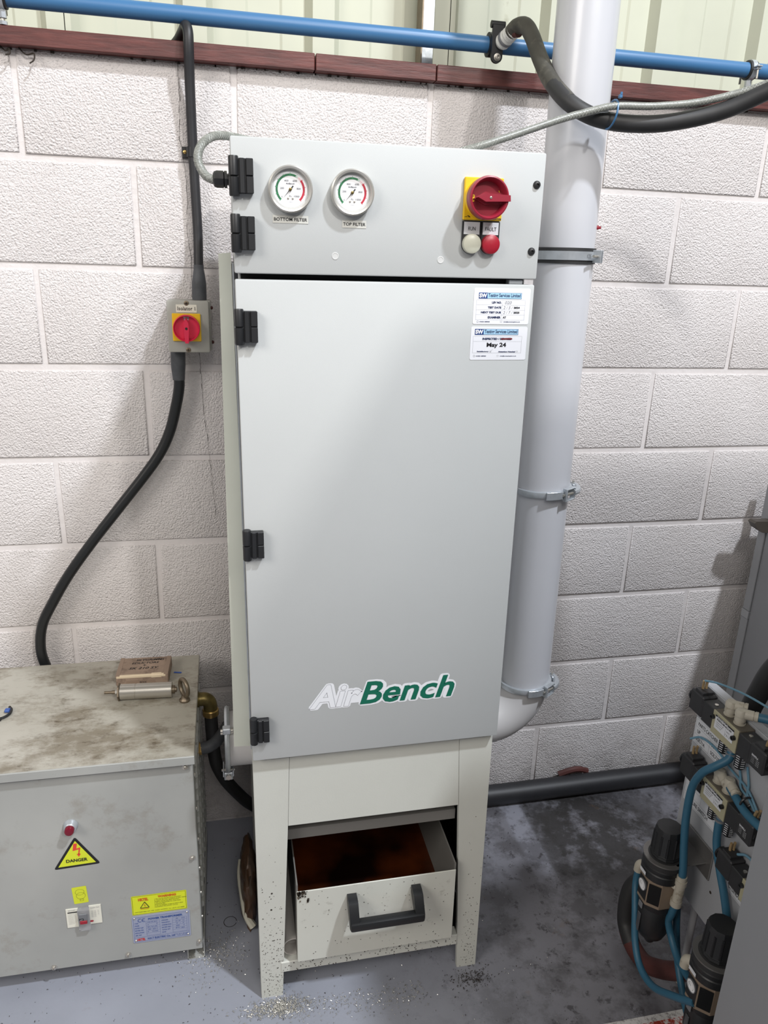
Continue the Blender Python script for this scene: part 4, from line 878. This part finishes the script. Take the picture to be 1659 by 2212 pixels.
for k in range(7): z = .0605-k*.0070; pr.line(.0310, z, .0610, z, .0003, 'blue_ink', 1); pr.line(.0890, z, .1210, z, .0003, 'blue_ink', 1)
for x in (.0310, .0610, .0890, .1210): pr.line(x, .0605, x, .0185, .0003, 'blue_ink', 1)
pr.line(.0035, .0160, W_-.0035, .0160, .0004, 'blue_ink', 1); pr.text('HKTEL', .0090, .0060, .0270, .0130, 'red_ink', 2, bold=.05); pr.text('H.K.T ELECTRIC Co., Ltd', .0320, .0060, .0930, .0125, 'blue_ink', 2, bold=.03); pr.text('TEL: 82-51-504-8888', .0945, .0100, .1230, .0125, 'blue_ink', 2); pr.text('FAX: 504-8889', .0985, .0062, .1230, .0085, 'blue_ink', 2)
part('lettering', pr.mb, s)
for x, z in ((.006, .006), (W_-.006, .006), (.006, H_-.006), (W_-.006, H_-.006)):
    mb = MB(); mb.lathe((.1632+x, FY-.0012, .099+z), (0, -1, 0), [(.0028, 0), (.0020, .001), (0, .0012)], 12, 'steel'); part('rivet', mb, s)
# lifting eye
mb = MB(); mb.lathe((.2925, -.283, .6005), (0, 0, 1), [(.0125, 0), (.0125, .004), (.0085, .008), (.0070, .016)], 24, 'steel_dull'); q = Matrix.Rotation(math.radians(28), 3, 'Z') @ Vector((1, 0, 0)); mb.torus((.2925, -.283, .6360), q, .0205, .0050, 'steel_dull', 36, 12); part('lifting_eye', mb, T)
pr = Print((.2590, -.150, .6007), Vector((1, -.25, 0)), Vector((.25, 1, 0)), Z_); pr.round(0, 0, .020, .006, .002, 'marker_blue', 1); part('marker_dab', pr.mb, T, label='blue marker pen dab')
# things lying on the lid
B = root('cardboard_box', (.19, -.15, .6005), 'small worn cardboard box with handwriting lying on the transformer lid', 'box', rot=(0, 0, math.radians(-2)))
def bl(x, y): return (x-.19, y+.15)
mb = MB(); mb.box(-.062, .062, -.047, .043, .0, .0268, 'cardboard', .0015, 1); part('carton', mb, B, local=True)
mb = MB(); mb.box(-.061, .056, -.0478, -.040, .0205, .0272, 'card_torn', .001); mb.box(.020, .047, -.0482, -.036, .018, .0276, 'card_torn', .002); part('torn_edge', mb, B, local=True, label='torn pale edge')
for x in (-.058, .056): mb = MB(); mb.box(x-.005, x+.005, -.0472, .0432, .0262, .0273, 'tape_brown'); part('flap', mb, B, local=True)
pr = Print((0, 0, .0272), X_, Y_, Z_, .0003); pr.text('SKYGRIMMS', -.024, .024, .046, .033, 'ink', 1, shear=.3, bold=.01); pr.text('EDUCTORS', -.032, .009, .034, .018, 'ink', 1, shear=.3, bold=.01); pr.text('+', -.004, -.002, .004, .005, 'ink', 1); pr.text('SK 210 SY', -.036, -.017, .036, -.007, 'ink', 1, shear=.3, bold=.01)
part('handwriting', pr.mb, B, local=True)
pr = Print((0, -.0476, 0), X_, Z_, -Y_, .0003); pr.rect(-.038, .004, .030, .014, 'tape_brown', 1); pr.text('BIDDE', -.006, .006, .010, .0115, 'ink', 2); part('end_label', pr.mb, B, local=True)
K = root('metal_canister', (.20, -.255, .6005), 'bright metal cylinder with flange and stem lying in front of the cardboard box', 'canister')
ca, cb_ = Vector((.1435, -.2535, .6195)), Vector((.2635, -.2600, .6195)); d = cb_-ca
mb = MB(); mb.lathe(ca, d, [(.0175, 0), (.0184, .001), (.0184, .035), (.0176, .0355), (.0176, .0365), (.0184, .037), (.0184, d.length-.001), (.0175, d.length)], 40, 'steel'); part('barrel', mb, K)
mb = MB(); mb.lathe(ca-d.normalized()*.004, d, [(.0215, 0), (.0215, .0035)], 6, 'steel_dull'); mb.lathe(ca-d.normalized()*.011, d, [(.0065, 0), (.0065, .007)], 6, 'steel'); part('flange', mb, K)
mb = MB(); mb.lathe(ca-d.normalized()*.036, d, [(.0035, 0), (.0035, .016), (.0045, .018), (.0045, .026)], 14, 'steel_dull'); part('stem', mb, K)
mb = MB(); mb.lathe(cb_, d, [(.0100, 0), (.0100, .006), (.0065, .0065), (.0065, .010), (.003, .011)], 12, 'steel_dull'); part('end_fitting', mb, K)
r = root('used_cable_tie', (-.10, -.28, .6005), 'curled black cable tie with a blue tag on the left end of the transformer lid', 'cable tie')
mb = MB(); mb.tube([(-.125, -.306, .6035), (-.112, -.304, .604), (-.100, -.296, .6045), (-.0935, -.283, .6045), (-.0945, -.268, .6045), (-.101, -.257, .6045)], .0030, 8, 'black_plastic', 6); mb.box(-.116, -.107, -.309, -.301, .6007, .6075, 'black_plastic', .001); part('strap', mb, r)
mb = MB(); mb.box(-.1075, -.0965, -.2790, -.2665, .6025, .6085, 'blue_ink', .0015); part('tag', mb, r)

# brass elbow and conduit
E_ = root('conduit_elbow', (.32, -.2, .55), 'brass conduit elbow on the right side of the transformer with black hose', 'pipe fitting')
mb = MB(); mb.lathe((.3170, -.2, .549), (1, 0, 0), [(.0205, 0), (.0205, .004), (.0175, .005), (.0175, .010)], 32, 'brass')
mb.tube([(.325, -.2, .549), (.333, -.2, .549), (.341, -.2, .5455), (.3465, -.2, .538), (.3485, -.2, .527), (.3485, -.2, .516)], .0172, 28, 'brass', 5)
mb.lathe((.3485, -.2, .519), (0, 0, -1), [(.0185, 0), (.0205, .002), (.0205, .016), (.0185, .018)], 12, 'brass_bright'); part('elbow', mb, E_)
mb = MB(); mb.tube([(.3487, -.2, .508), (.350, -.2, .45), (.3545, -.19, .36), (.366, -.172, .305), (.383, -.150, .252), (.410, -.122, .19), (.442, -.100, .134), (.50, -.085, .08), (.58, -.065, .045), (.68, -.05, .032)], .0165, 22, 'black_rubber', 8, rs=None); part('flexible_hose', mb, E_)
G_ = root('gland_cable', (.33, -.30, .47), 'grey sheathed cable leaving the transformer through a brass gland', 'cable')
mb = MB(); mb.lathe((.3170, -.30, .4735), (1, 0, 0), [(.0170, 0), (.0170, .005), (.0145, .006), (.0145, .010), (.0125, .013)], 8, 'brass_bright'); part('gland', mb, G_)
mb = MB(); mb.tube([(.326, -.30, .4735), (.345, -.298, .4760), (.362, -.285, .480), (.375, -.262, .483), (.385, -.235, .480), (.395, -.19, .465), (.43, -.12, .42), (.47, -.08, .3), (.48, -.06, .15)], .0145, 20, 'boot_grey', 8); part('sheath', mb, G_)

# floor conduit
r = root('floor_conduit', (1.3, -.05, .03), 'thick black pipe lying along the foot of the block wall', 'pipe')
mb = MB(); mb.tube([(.70, -.045, .032), (1.0, -.052, .0315), (1.2, -.058, .0315), (1.4, -.056, .0320), (1.6, -.053, .0325), (1.9, -.050, .033), (2.4, -.05, .034)], .0315, 28, 'conduit_black', 8); part('pipe', mb, r)
mb = MB(); mb.tube([(1.43, -.022, .052), (1.47, -.026, .0665), (1.50, -.024, .0655), (1.53, -.02, .053)], .010, 8, 'hose_red', 5); part('rust_patch', mb, r, label='rusty patch on top of the pipe')
# bag behind the leg
mb = MB(); rnd = random.Random(11); NB, KB = 11, 9; vs = []; fs = []
for i in range(NB):
    z = .195*(1-i/(NB-1)); f = .35+.65*math.sin(min(1, (i+1)/5)*PI/2)
    for j in range(20):
        t = 2*PI*j/20; rr = f*(1+.16*rnd.uniform(-1, 1))
        vs.append((.4295+.0205*rr*math.cos(t)*(1 if i else .4), -.33+.075*rr*math.sin(t), max(0.001, z+rnd.uniform(-.006, .006))))
for i in range(NB-1):
    for j in range(20): fs.append([i*20+j, (i+1)*20+j, (i+1)*20+(j+1) % 20, i*20+(j+1) % 20])
fs.append(list(range(20))); mb.add(vs, fs, 'bag_brown')
mb2 = MB(); mb2.tube([(.409, -.30, .125), (.406, -.33, .10), (.413, -.37, .065), (.421, -.395, .035), (.437, -.41, .012)], .007, 8, 'bag_white', 5, rs=lambda t: .004+.006*t)
r = root('rubbish_bag', (.46, -.33, 0), 'crumpled brown bag with a pale rim on the floor behind the left leg', 'bag'); part('bag', mb, r, ang=60); part('folded_rim', mb2, r)

# swarf on the floor
def swarf(n, gen, name, label, mt, loc, smin=.0012, smax=.005):
    mb = MB(); k = mb.mi(mt); rnd = random.Random(n)
    for i in range(n):
        x, y = gen(rnd)
        if (x > 1.15 and y < -.55) or y > -.03: continue
        L = rnd.uniform(smin, smax); w = rnd.uniform(.0005, .0013); a_ = rnd.uniform(0, PI); z = rnd.uniform(.0006, .0022); dx, dy = math.cos(a_)*L, math.sin(a_)*L; ex, ey = -math.sin(a_)*w, math.cos(a_)*w; h = rnd.uniform(0, .0025)
        mb.add([(x, y, z), (x+dx, y+dy, z+h), (x+dx+ex, y+dy+ey, z+h+rnd.uniform(0, .001)), (x+ex, y+ey, z+.0008), (x+dx/2, y+dy/2, z+h+.0012)], [[0, 1, 4], [1, 2, 4], [2, 3, 4], [3, 0, 4]], mt)
    return solo(name, mb, label, 'swarf', loc, kind='stuff')
swarf(900, lambda r: (.475+abs(r.gauss(0, .035))*r.choice((-1, 1, 1)), -.632+r.gauss(0, .012)), 'metal_swarf', 'shiny metal chips heaped around the foot of the left front leg', 'swarf', (.48, -.63, 0), .002, .008)
swarf(420, lambda r: (r.uniform(.52, .82), -.652+.02*math.sin(r.random()*9)+r.gauss(0, .010)), 'loose_swarf', 'trail of shiny metal chips on the floor under the drawer', 'swarf', (.66, -.65, 0))
swarf(450, lambda r: (.34+r.gauss(0, .035), -.46+r.gauss(0, .035)), 'corner_swarf', 'metal chips gathered by the transformer foot', 'swarf', (.34, -.46, 0))
swarf(420, lambda r: (r.uniform(-.1, 1.2), r.uniform(-.85, -.3)), 'scattered_swarf', 'sparse metal chips scattered over the painted floor', 'swarf', (.5, -.6, 0), .0008, .0035)
swarf(800, lambda r: (r.uniform(-.1, 1.3), r.uniform(-.9, -.05)), 'floor_debris', 'small dark crumbs scattered over the floor', 'debris', (.6, -.5, 0), .0008, .004)
swarf(260, lambda r: (.94+r.gauss(0, .025), -.635+r.gauss(0, .014)), 'rust_crumbs', 'brown rusty crumbs around the foot of the right front leg', 'debris', (.94, -.63, 0), .001, .004)

# ================================================================ MACHINE ON THE RIGHT
MC = root('machine_tool', (1.8, -1.8, 0), 'large grey machine enclosure at the right edge of the photo', 'machine')
mb = MB(); mb.box(1.222, 2.6, -2.7, -1.065, .03, 1.62, 'machine_grey', .004); part('side_housing', mb, MC)
mb = MB(); mb.box(1.10, 2.6, -3.1, -1.60, 1.62, 2.20, 'machine_grey', .004); part('upper_housing', mb, MC)
mb = MB(); mb.box(1.962, 3.3, -1.8, -.080, .0, .996, 'machine_grey', .02, 3); part('rear_housing', mb, MC)
mb = MB(); mb.box(1.4005, 1.404, -1.07, -.652, .260, .775, 'machine_plate', .001); mb.box(1.404, 1.424, -1.07, -.652, .772, .775, 'machine_plate'); mp = part('mounting_plate', mb, MC)
mb = MB(); mb.cyl((1.432, -.730, 0), (1.432, -.730, .265), .008, 14, 'machine_plate'); mb.cyl((1.432, -.730, 0), (1.432, -.730, .012), .011, 14, 'fitting'); part('support_leg', mb, MC)
mb = MB(); mb.box(1.970, 1.994, -.0755, -.045, 0, .60, 'trunk_grey', .002); mb.box(1.968, 1.996, -.0775, -.045, .6005, .625, 'machine_plate', .001); mb.box(1.970, 1.994, -.0755, -.045, .6255, 1.040, 'trunk_grey', .002); solo('cable_trunking', mb, 'slim grey upright cable trunking against the wall at the right edge', 'trunking', (1.98, -.05, 0))
mb = MB(); mb.prism([(0, 0), (.012, -.016), (.034, -.030), (.06, -.030), (.06, .004), (.006, .006)], (1.900, -.110, .928), X_, Z_, Y_, .030, 'lug_dark'); part('dark_lug', mb, MC)
mb = MB(); mb.box(1.955, 2.02, -.15, -.082, .910, .932, 'lug_dark', .004); part('lug_arm', mb, MC)
for y, z in ((-.80, .345), (-.93, .385), (-.83, .292)):
    mb = MB(); mb.lathe((1.4004, y, z), (-1, 0, 0), [(.0035, 0), (.003, .0006), (0, .0006)], 12, 'debris'); part('screw_hole', mb, MC)
pf = lambda y, z, L=.0003: Print((1.4003, y, z), -Y_, Z_, -X_, L)
def port_label(y0, y1, z0, z1, rows, name):
    pr = pf(y0, z0); W, H = y0-y1, z1-z0; pr.rect(0, 0, W, H, 'label_white', 1); o = part(name, pr.mb, MC); pr = pf(y0, z0, .0006); pr.frame(.003, .003, W-.003, H-.003, .0005, 'ink_grey', 1); n = len(rows)
    for i, rw in enumerate(rows):
        z = H-.003-(H-.006)*(i+1)/n; h = (H-.006)/n; pr.line(.003, z, W-.003, z, .0005, 'ink_grey', 1)
        for j, tx in enumerate(rw):
            if tx: w = min((W-.01)/max(1, len(rw))-.008, .0052*len(tx)); x = .006+(W-.006)/len(rw)*j+.004; pr.text(tx, x, z+h*.28, x+w, z+h*.76, 'ink', 2)
        if len(rw) > 1: pr.line(W/2, z, W/2, z+h, .0005, 'ink_grey', 1)
    part('lettering', pr.mb, o)
port_label(-.655, -.765, .630, .690, [['PARTS CATCHER'], ['UP', 'DOWN'], ['SOL71A', 'SOL71B']], 'port_label'); port_label(-.660, -.775, .480, .565, [['AIR'], ['SOL72A', 'SOL72'], ['', ''], ['PRESSURE SWITCH']], 'port_label')
port_label(-.835, -.98, .395, .455, [['', ''], ['CYLINDER', '']], 'port_label')

# ---------------- valves
def valve(yc, zc, label, elbow_dir, prime=None):
    X0 = 1.3995; XF = 1.3625; V = root('solenoid_valve', (X0, yc, zc), label, 'valve', 'solenoid valves on the machine plate')
    mb = MB(); mb.box(XF+.003, X0, yc-.040, yc+.040, zc-.024, zc+.024, 'valve_dust', .0015); mb.box(XF, XF+.003, yc-.0395, yc+.0395, zc-.027, zc+.0235, 'valve_cream', .0006); vb = part('valve_body', mb, V)
    pr = Print((XF-.0002, yc+.030, zc-.012), -Y_, Z_, -X_, .0003); pr.rect(0, 0, .058, .030, 'label_white', 1); pr.rect(0, .0265, .058, .030, 'ink', 2); pr.text('BANKILA', .006, .0272, .040, .0294, 'white_print', 3); pr.text('K25D2-08-AC110V', .006, .0205, .052, .0245, 'ink', 3, bold=.03)
    for k in range(3): pr.text('pressure 9 kgf', .006, .0150-k*.0045, .028-k*.003, .0175-k*.0045, 'ink', 3)
    pr.line(.034, .001, .034, .019, .0004, 'ink_grey', 2); pr.text('DATE', .038, .013, .048, .016, 'ink_grey', 3); pr.text('1 3 1 2', .036, .005, .050, .009, 'ink', 3); part('name_label', pr.mb, vb)
    for y, z in ((yc-.031, zc+.004), (yc+.036, zc+.009)):
        mb = MB(); mb.lathe((XF-.0002, y, z), (-1, 0, 0), [(.0048, 0), (.0048, .006), (.0030, .0062), (.0026, .003), (0, .003)], 14, 'black_plastic'); part('socket_screw', mb, vb)
    for s in (1, -1):
        mb = MB(); y0, y1 = yc+s*.0403, yc+s*.0750; mb.box(XF+.001, X0-.003, min(y0, y1), max(y0, y1), zc-.024, zc+.022, 'valve_black', .0015)
        y2 = yc+s*.1180; mb.box(XF-.001, X0-.004, min(y1, y2), max(y1, y2), zc-.021, zc+.027, 'valve_black', .003); mb.box(XF+.002, X0-.008, min(yc+s*.083, yc+s*.108), max(yc+s*.083, yc+s*.108), zc+.0265, zc+.0330, 'valve_black', .001)
        mb.lathe((1.381, y2, zc+.002), (0, s, 0), [(.0150, 0), (.0150, .003), (.0125, .0035), (.0125, .007), (.0145, .0075), (.0140, .012), (.009, .014)], 10, 'black_plastic'); co = part('solenoid_coil', mb, V)
        mb = MB(); yy = yc+s*.054; mb.lathe((1.379, yy, zc+.022), (0, 0, 1), [(.0040, 0), (.0040, .0015), (.0022, .0018)], 14, 'steel'); part('override_pin', mb, co)
        pr = Print((XF-.0013, yc+s*.097+.014, zc-.014), -Y_, Z_, -X_, .0003)
        if s < 0:
            pr.text('BANKILA', .002, .0185, .0200, .0230, 'label_white', 1, bold=.03)
            for k in range(4): pr.text('coil rating ac', .002, .0150-k*.0035, .0110, .0168-k*.0035, 'label_white', 1); pr.text('110v 60', .015, .0150-k*.0035, .0235, .0168-k*.0035, 'label_white', 1)
            part('coil_print', pr.mb, co)
        mb = MB()
        for q in (-.004, .004): mb.tube([(1.380+q, yc+s*.100, zc+.030), (1.380+q, yc+s*.101, zc+.040), (1.379+q, yc+s*.102-.003, zc+.052)], .0028, 8, 'wire_tan', 3)
        part('lead_sleeve', mb, co)
    for y in (yc+.012, yc-.039):
        mb = MB(); mb.lathe((1.380, y, zc-.0245), (0, 0, -1), [(.0085, 0), (.0105, .002), (.0105, .033), (.0085, .0365), (0, .037)], 20, 'black_plastic'); si = part('silencer', mb, V); mb = MB()
        for k in range(6):
            for t0 in range(0, 360, 60):
                t = math.radians(t0+20); e = Vector((math.cos(t), math.sin(t), 0)); p = Vector((1.380, y, zc-.0300-k*.0048))+e*.0106; sd = Vector((-e.y, e.x, 0)); q = [p-sd*.0038, p+sd*.0038, p+sd*.0038-Z_*.0016, p-sd*.0038-Z_*.0016]
                mb.add(q, [[0, 3, 2, 1]] if True else [], 'label_white')
        part('silencer_slots', mb, si)
    mb = MB(); y = yc-.012; mb.lathe((1.380, y, zc-.0245), (0, 0, -1), [(.0085, 0), (.0085, .020), (.0115, .0205), (.0115, .0245), (.0085, .025)], 20, 'seal_grey'); part('supply_fitting', mb, V)
    for i, y in enumerate((yc+.017, yc-.014)):
        mb = MB(); b0 = Vector((1.382, y, zc+.0240)); mb.lathe(b0, Z_, [(.0115, 0), (.0115, .002), (.0095, .0022), (.0095, .007), (.0110, .0075), (.0110, .017), (.0118, .018), (.0118, .026), (.0090, .031), (0, .032)], 20, 'fitting')
        d = Vector(elbow_dir).normalized(); mb.lathe(b0+Z_*.0225, d, [(.0100, 0), (.0100, .022), (.0088, .0225), (.0088, .024), (.0100, .0245), (.0100, .030), (.0082, .0305)], 20, 'fitting'); part('push_fit_elbow', mb, V)
    return V
valve(-.787, .748, 'uppermost double solenoid valve on the grey machine plate', (.60, -.55, .05)); valve(-.795, .592, 'middle double solenoid valve with blue tubes looping over it', (-.12, -1, -.25)); v3 = valve(-.955, .478, 'lowest solenoid valve, half hidden by the grey housing', (.6, -.6, 0))

# ---------------- filter regulators
def regulator(yc, zt, label):
    X = 1.322; dz = zt-.475; R_ = root('filter_regulator', (X, yc, .16+dz), label, 'regulator', 'black filter regulators on the machine plate')
    def z(v): return v+dz
    mb = MB(); n = 12; prof = []
    mb.lathe((X, yc, z(.402)), Z_, [(.0300, 0), (.0320, .003), (.0305, .008), (.0315, .010), (.0300, .013), (.0290, .066), (.0265, .0725), (0, .0735)], 12, 'black_plastic'); kn = part('adjusting_knob', mb, R_, ang=25)
    mb = MB()
    for k in range(12):
        t = 2*PI*k/12; e = Vector((math.cos(t), math.sin(t), 0)); mb.cyl(Vector((X, yc, z(.414)))+e*.0295, Vector((X, yc, z(.462)))+e*.0282, .0028, 6, 'black_plastic')
    part('grip_ribs', mb, kn)
    mb = MB(); mb.lathe((X, yc, z(.384)), Z_, [(.0400, 0), (.0435, .002), (.0435, .014), (.0420, .016), (.0330, .018)], 40, 'black_rubber'); part('bonnet_ring', mb, R_)
    mb = MB(); mb.box(X+.005, 1.4000, yc-.040, yc+.040, z(.3985), z(.4015), 'bracket_steel', .0008); mb.box(1.3965, 1.4000, yc-.055, yc+.045, z(.365), z(.440), 'bracket_steel', .002); mb.lathe((X, yc, z(.3985)), Z_, [(.0455, 0), (.0455, .003), (.033, .003), (.033, 0), (.0455, 0)], 40, 'bracket_steel', False); part('bracket', mb, R_, label='bright steel mounting bracket')
    mb = MB(); mb.lathe((X, yc, z(.352)), Z_, [(.0430, 0), (.0445, .002), (.0445, .018), (.0425, .020), (.0425, .024), (.0440, .026), (.0440, .031), (.0415, .033)], 40, 'black_plastic'); part('body_cap', mb, R_)
    oct_ = [(.036, .016), (.036, -.016), (.018, -.036), (-.018, -.036), (-.040, -.016), (-.040, .016), (-.018, .036), (.018, .036)]
    mb = MB(); mb.prism(oct_, (X, yc, z(.283)), X_, Y_, Z_, .069, 'body_taupe'); bd = part('body', mb, R_)
    # front faces: gauge towards -x-y
    fx = Vector((-.020, -.022)).normalized(); a = Vector((X-.018, yc-.036)); b = Vector((X-.040, yc-.016)); dd = Vector(((b-a).x, (b-a).y, 0)).normalized(); nn = Vector((dd.y, -dd.x, 0)); nn = nn if nn.x < 0 else -nn
    pr = Print((X-.040, yc+.016, z(.292)), -Y_, Z_, -X_, .001); pr.rect(.0005, 0, .0315, .052, 'black_plastic', 1); g0 = part('front_cover', pr.mb, R_)
    mb = MB(); mb.lathe((X-.0411, yc, z(.325)), (-1, 0, 0), [(.0125, 0), (.0125, .002), (.0110, .0022), (0, .0022)], 28, 'dial_white'); mb.lathe((X-.0411, yc, z(.325)), (-1, 0, 0), [(.0135, 0), (.0138, .003), (.0125, .0032), (.0125, 0)], 28, 'seal_grey', False); gg = part('pressure_gauge', mb, R_)
    pr = Print((X-.0436, yc, z(.325)), -Y_, Z_, -X_, .0003); pr.arc(0, 0, .0078, .0084, -45, 225, 'ink_grey', 1); pr.line(0, 0, -.006, .003, .0008, 'ink', 2); part('needle', pr.mb, gg)
    mb = MB(); e0, e1 = Vector((X-.0385, yc-.018, z(.292))), Vector((X-.0195, yc-.0355, z(.292))); q = [e0, e1, e1+Z_*.052, e0+Z_*.052]; nv = (e1-e0).cross(Z_).normalized()*.0012; nv = nv if nv.x < 0 else -nv
    mb.add([v+nv for v in q], [[0, 1, 2, 3]], 'black_plastic'); mb.add([v+nv for v in q], [[3, 2, 1, 0]], 'black_plastic'); part('side_cover', mb, R_)
    pr = Print((X-.0447, yc+.014, z(.356)), -Y_, Z_, -X_, .0005); pr.rect(0, 0, .022, .009, 'label_white', 1); part('name_label', pr.mb, R_)
    mb = MB(); mb.lathe((X, yc, z(.268)), Z_, [(.0370, 0), (.0385, .003), (.0385, .0145)], 32, 'black_plastic'); mb.lathe((X, yc, z(.160)), Z_, [(.008, -.004), (.011, 0), (.014, .010), (.028, .022), (.0345, .040), (.0365, .108), (.034, .112)], 32, 'black_plastic'); bw = part('bowl', mb, R_)
    mb = MB(); mb.box(X-.0405, X-.0375, yc-.008, yc+.006, z(.262), z(.277), 'seal_grey', .001); mb.box(X-.0385, X-.0355, yc-.006, yc+.005, z(.196), z(.245), 'boot_grey', .001); part('sight_window', mb, bw)
    mb = MB(); y0 = yc+.036; mb.lathe((X-.004, y0, z(.318)), Y_, [(.0115, 0), (.0115, .014), (.0095, .0145), (.0095, .020)], 18, 'fitting'); mb.tube([(X-.004, y0+.014, z(.318)), (X-.008, y0+.024, z(.318)), (X-.012, y0+.027, z(.312)), (X-.013, y0+.027, z(.298))], .0105, 16, 'fitting', 4); part('outlet_elbow', mb, R_)
    return R_
regulator(-.735, .475, 'black filter regulator hanging left, beside the hose loop'); regulator(-.938, .418, 'black filter regulator at the lower right, partly behind the housing')
# tee on the first regulator
r = root('tee_fitting', (1.345, -.785, .33), 'cream push-fit tee joining two blue air tubes', 'pipe fitting')
mb = MB(); mb.tube([(1.336, -.784, .385), (1.336, -.784, .350), (1.335, -.782, .305)], .0105, 18, 'fitting', 3); mb.cyl((1.336, -.784, .362), (1.336, -.784, .374), .0122, 18, 'fitting'); mb.cyl((1.335, -.782, .304), (1.335, -.782, .318), .0122, 18, 'fitting'); part('run', mb, r)
mb = MB(); mb.cyl((1.336, -.784, .348), (1.328, -.769, .352), .0085, 16, 'fitting'); part('branch', mb, r)
def tube(name, pts, rad, mt, label, cat='tube', group=None, sub=8):
    mb = MB(); mb.tube(pts, rad, 16, mt, sub); return solo(name, mb, label, cat, pts[len(pts)//2], group)
tube('air_tube', [(1.380, -.799, .706), (1.372, -.803, .690), (1.352, -.795, .670), (1.338, -.780, .645), (1.334, -.764, .597), (1.334, -.763, .526), (1.335, -.771, .462), (1.336, -.783, .40), (1.336, -.784, .378)], .0082, 'blue_tube', 'blue air tube from the top valve down to the cream tee')
tube('air_tube', [(1.380, -.807, .553), (1.378, -.808, .53), (1.378, -.815, .486), (1.379, -.838, .44), (1.381, -.86, .40), (1.384, -.885, .34), (1.39, -.90, .26)], .0082, 'blue_tube', 'blue air tube hanging below the middle valve')
tube('air_tube', [(1.335, -.782, .306), (1.333, -.778, .275), (1.334, -.772, .248), (1.338, -.784, .218), (1.334, -.82, .198), (1.325, -.865, .205), (1.320, -.885, .215)], .0080, 'blue_tube', 'short blue air tube bending from the tee to the lower regulator')
tube('air_tube', [(1.309, -.672, .296), (1.303, -.680, .265), (1.290, -.712, .225), (1.280, -.745, .170), (1.275, -.785, .140), (1.272, -.84, .150), (1.275, -.90, .195), (1.285, -.95, .235)], .0078, 'blue_tube', 'long blue air tube looping left of the hanging regulator')
tube('air_tube', [(1.375, -.740, .30), (1.372, -.745, .25), (1.368, -.765, .19), (1.362, -.795, .14), (1.350, -.85, .10), (1.335, -.90, .09)], .0078, 'blue_tube', 'dark blue air tube passing behind the tee down to the floor')
tube('air_tube', [(1.381, -.803, .633), (1.378, -.83, .628), (1.372, -.875, .622), (1.368, -.93, .628), (1.366, -1.0, .638)], .0082, 'blue_tube', 'straight blue air tube from the middle valve running right')
tube('air_tube', [(1.402, -.818, .795), (1.418, -.835, .798), (1.44, -.86, .80), (1.47, -.90, .80), (1.52, -.96, .80)], .0088, 'blue_tube', 'blue air tube from the top valve elbows running right')
r = root('wire_bundle', (1.40, -.9, .80), 'thin pale blue wires tied in a bundle at the right of the valves', 'wires')
for k, pts in enumerate(([(1.375, -.690, .802), (1.385, -.72, .812), (1.40, -.78, .822), (1.42, -.84, .820), (1.44, -.88, .812), (1.47, -.93, .80)], [(1.44, -.87, .85), (1.43, -.85, .862), (1.438, -.835, .868), (1.45, -.85, .86), (1.46, -.89, .83), (1.47, -.93, .80)], [(1.45, -.88, .85), (1.445, -.86, .868), (1.452, -.845, .875), (1.465, -.86, .868), (1.475, -.90, .835), (1.48, -.94, .80)])):
    mb = MB(); mb.tube(pts, .0022, 8, 'blue_wire', 8); part('wire', mb, r)
r = root('wire_bundle', (1.39, -.8, .66), 'thin blue wires sagging between the upper and middle valve', 'wires')
for k, pts in enumerate(([(1.372, -.682, .655), (1.385, -.70, .668), (1.392, -.74, .668), (1.394, -.79, .655), (1.394, -.84, .65), (1.390, -.87, .64), (1.386, -.91, .615), (1.384, -.95, .60)], [(1.394, -.80, .70), (1.394, -.82, .66), (1.392, -.83, .64), (1.390, -.86, .635), (1.388, -.90, .61), (1.385, -.94, .58)], [(1.396, -.83, .69), (1.394, -.845, .66), (1.392, -.85, .64), (1.39, -.87, .63)])):
    mb = MB(); mb.tube(pts, .0024, 8, 'blue_wire', 8); part('wire', mb, r)
mb = MB(); mb.torus((1.382, -.862, .632), (0, 1, .1), .013, .0022, 'black_plastic', 20, 6); part('tie_band', mb, r)
tube('sensor_lead', [(1.383, -.868, .512), (1.390, -.885, .522), (1.392, -.92, .52), (1.39, -.97, .51)], .0028, 'blue_wire', 'thin blue lead leaving the lowest valve', 'wires')
mb = MB(); HL = [(1.40, -.60, .20), (1.372, -.583, .16), (1.362, -.580, .125), (1.358, -.585, .085), (1.356, -.598, .050), (1.354, -.635, .028), (1.356, -.69, .030), (1.362, -.745, .07), (1.372, -.79, .115), (1.395, -.82, .15), (1.432, -.845, .20), (1.455, -.86, .30)]
r = root('hose_loop', (1.36, -.66, .03), 'dark reddish rubber hose looping under the hanging regulator', 'hose'); mb.tube(HL, .0205, 20, 'hose_red', 8); part('hose', mb, r)
mb = MB(); mb.tube(HL[:6], .0209, 20, 'black_rubber', 8); part('blackened_end', mb, r, label='blackened half of the hose')
tube('drain_hose', [(1.52, -.80, .95), (1.505, -.73, .85), (1.50, -.70, .76), (1.50, -.675, .66), (1.50, -.66, .58)], .0215, 'black_rubber', 'thick black hose standing behind the top valve at the right edge', 'hose')
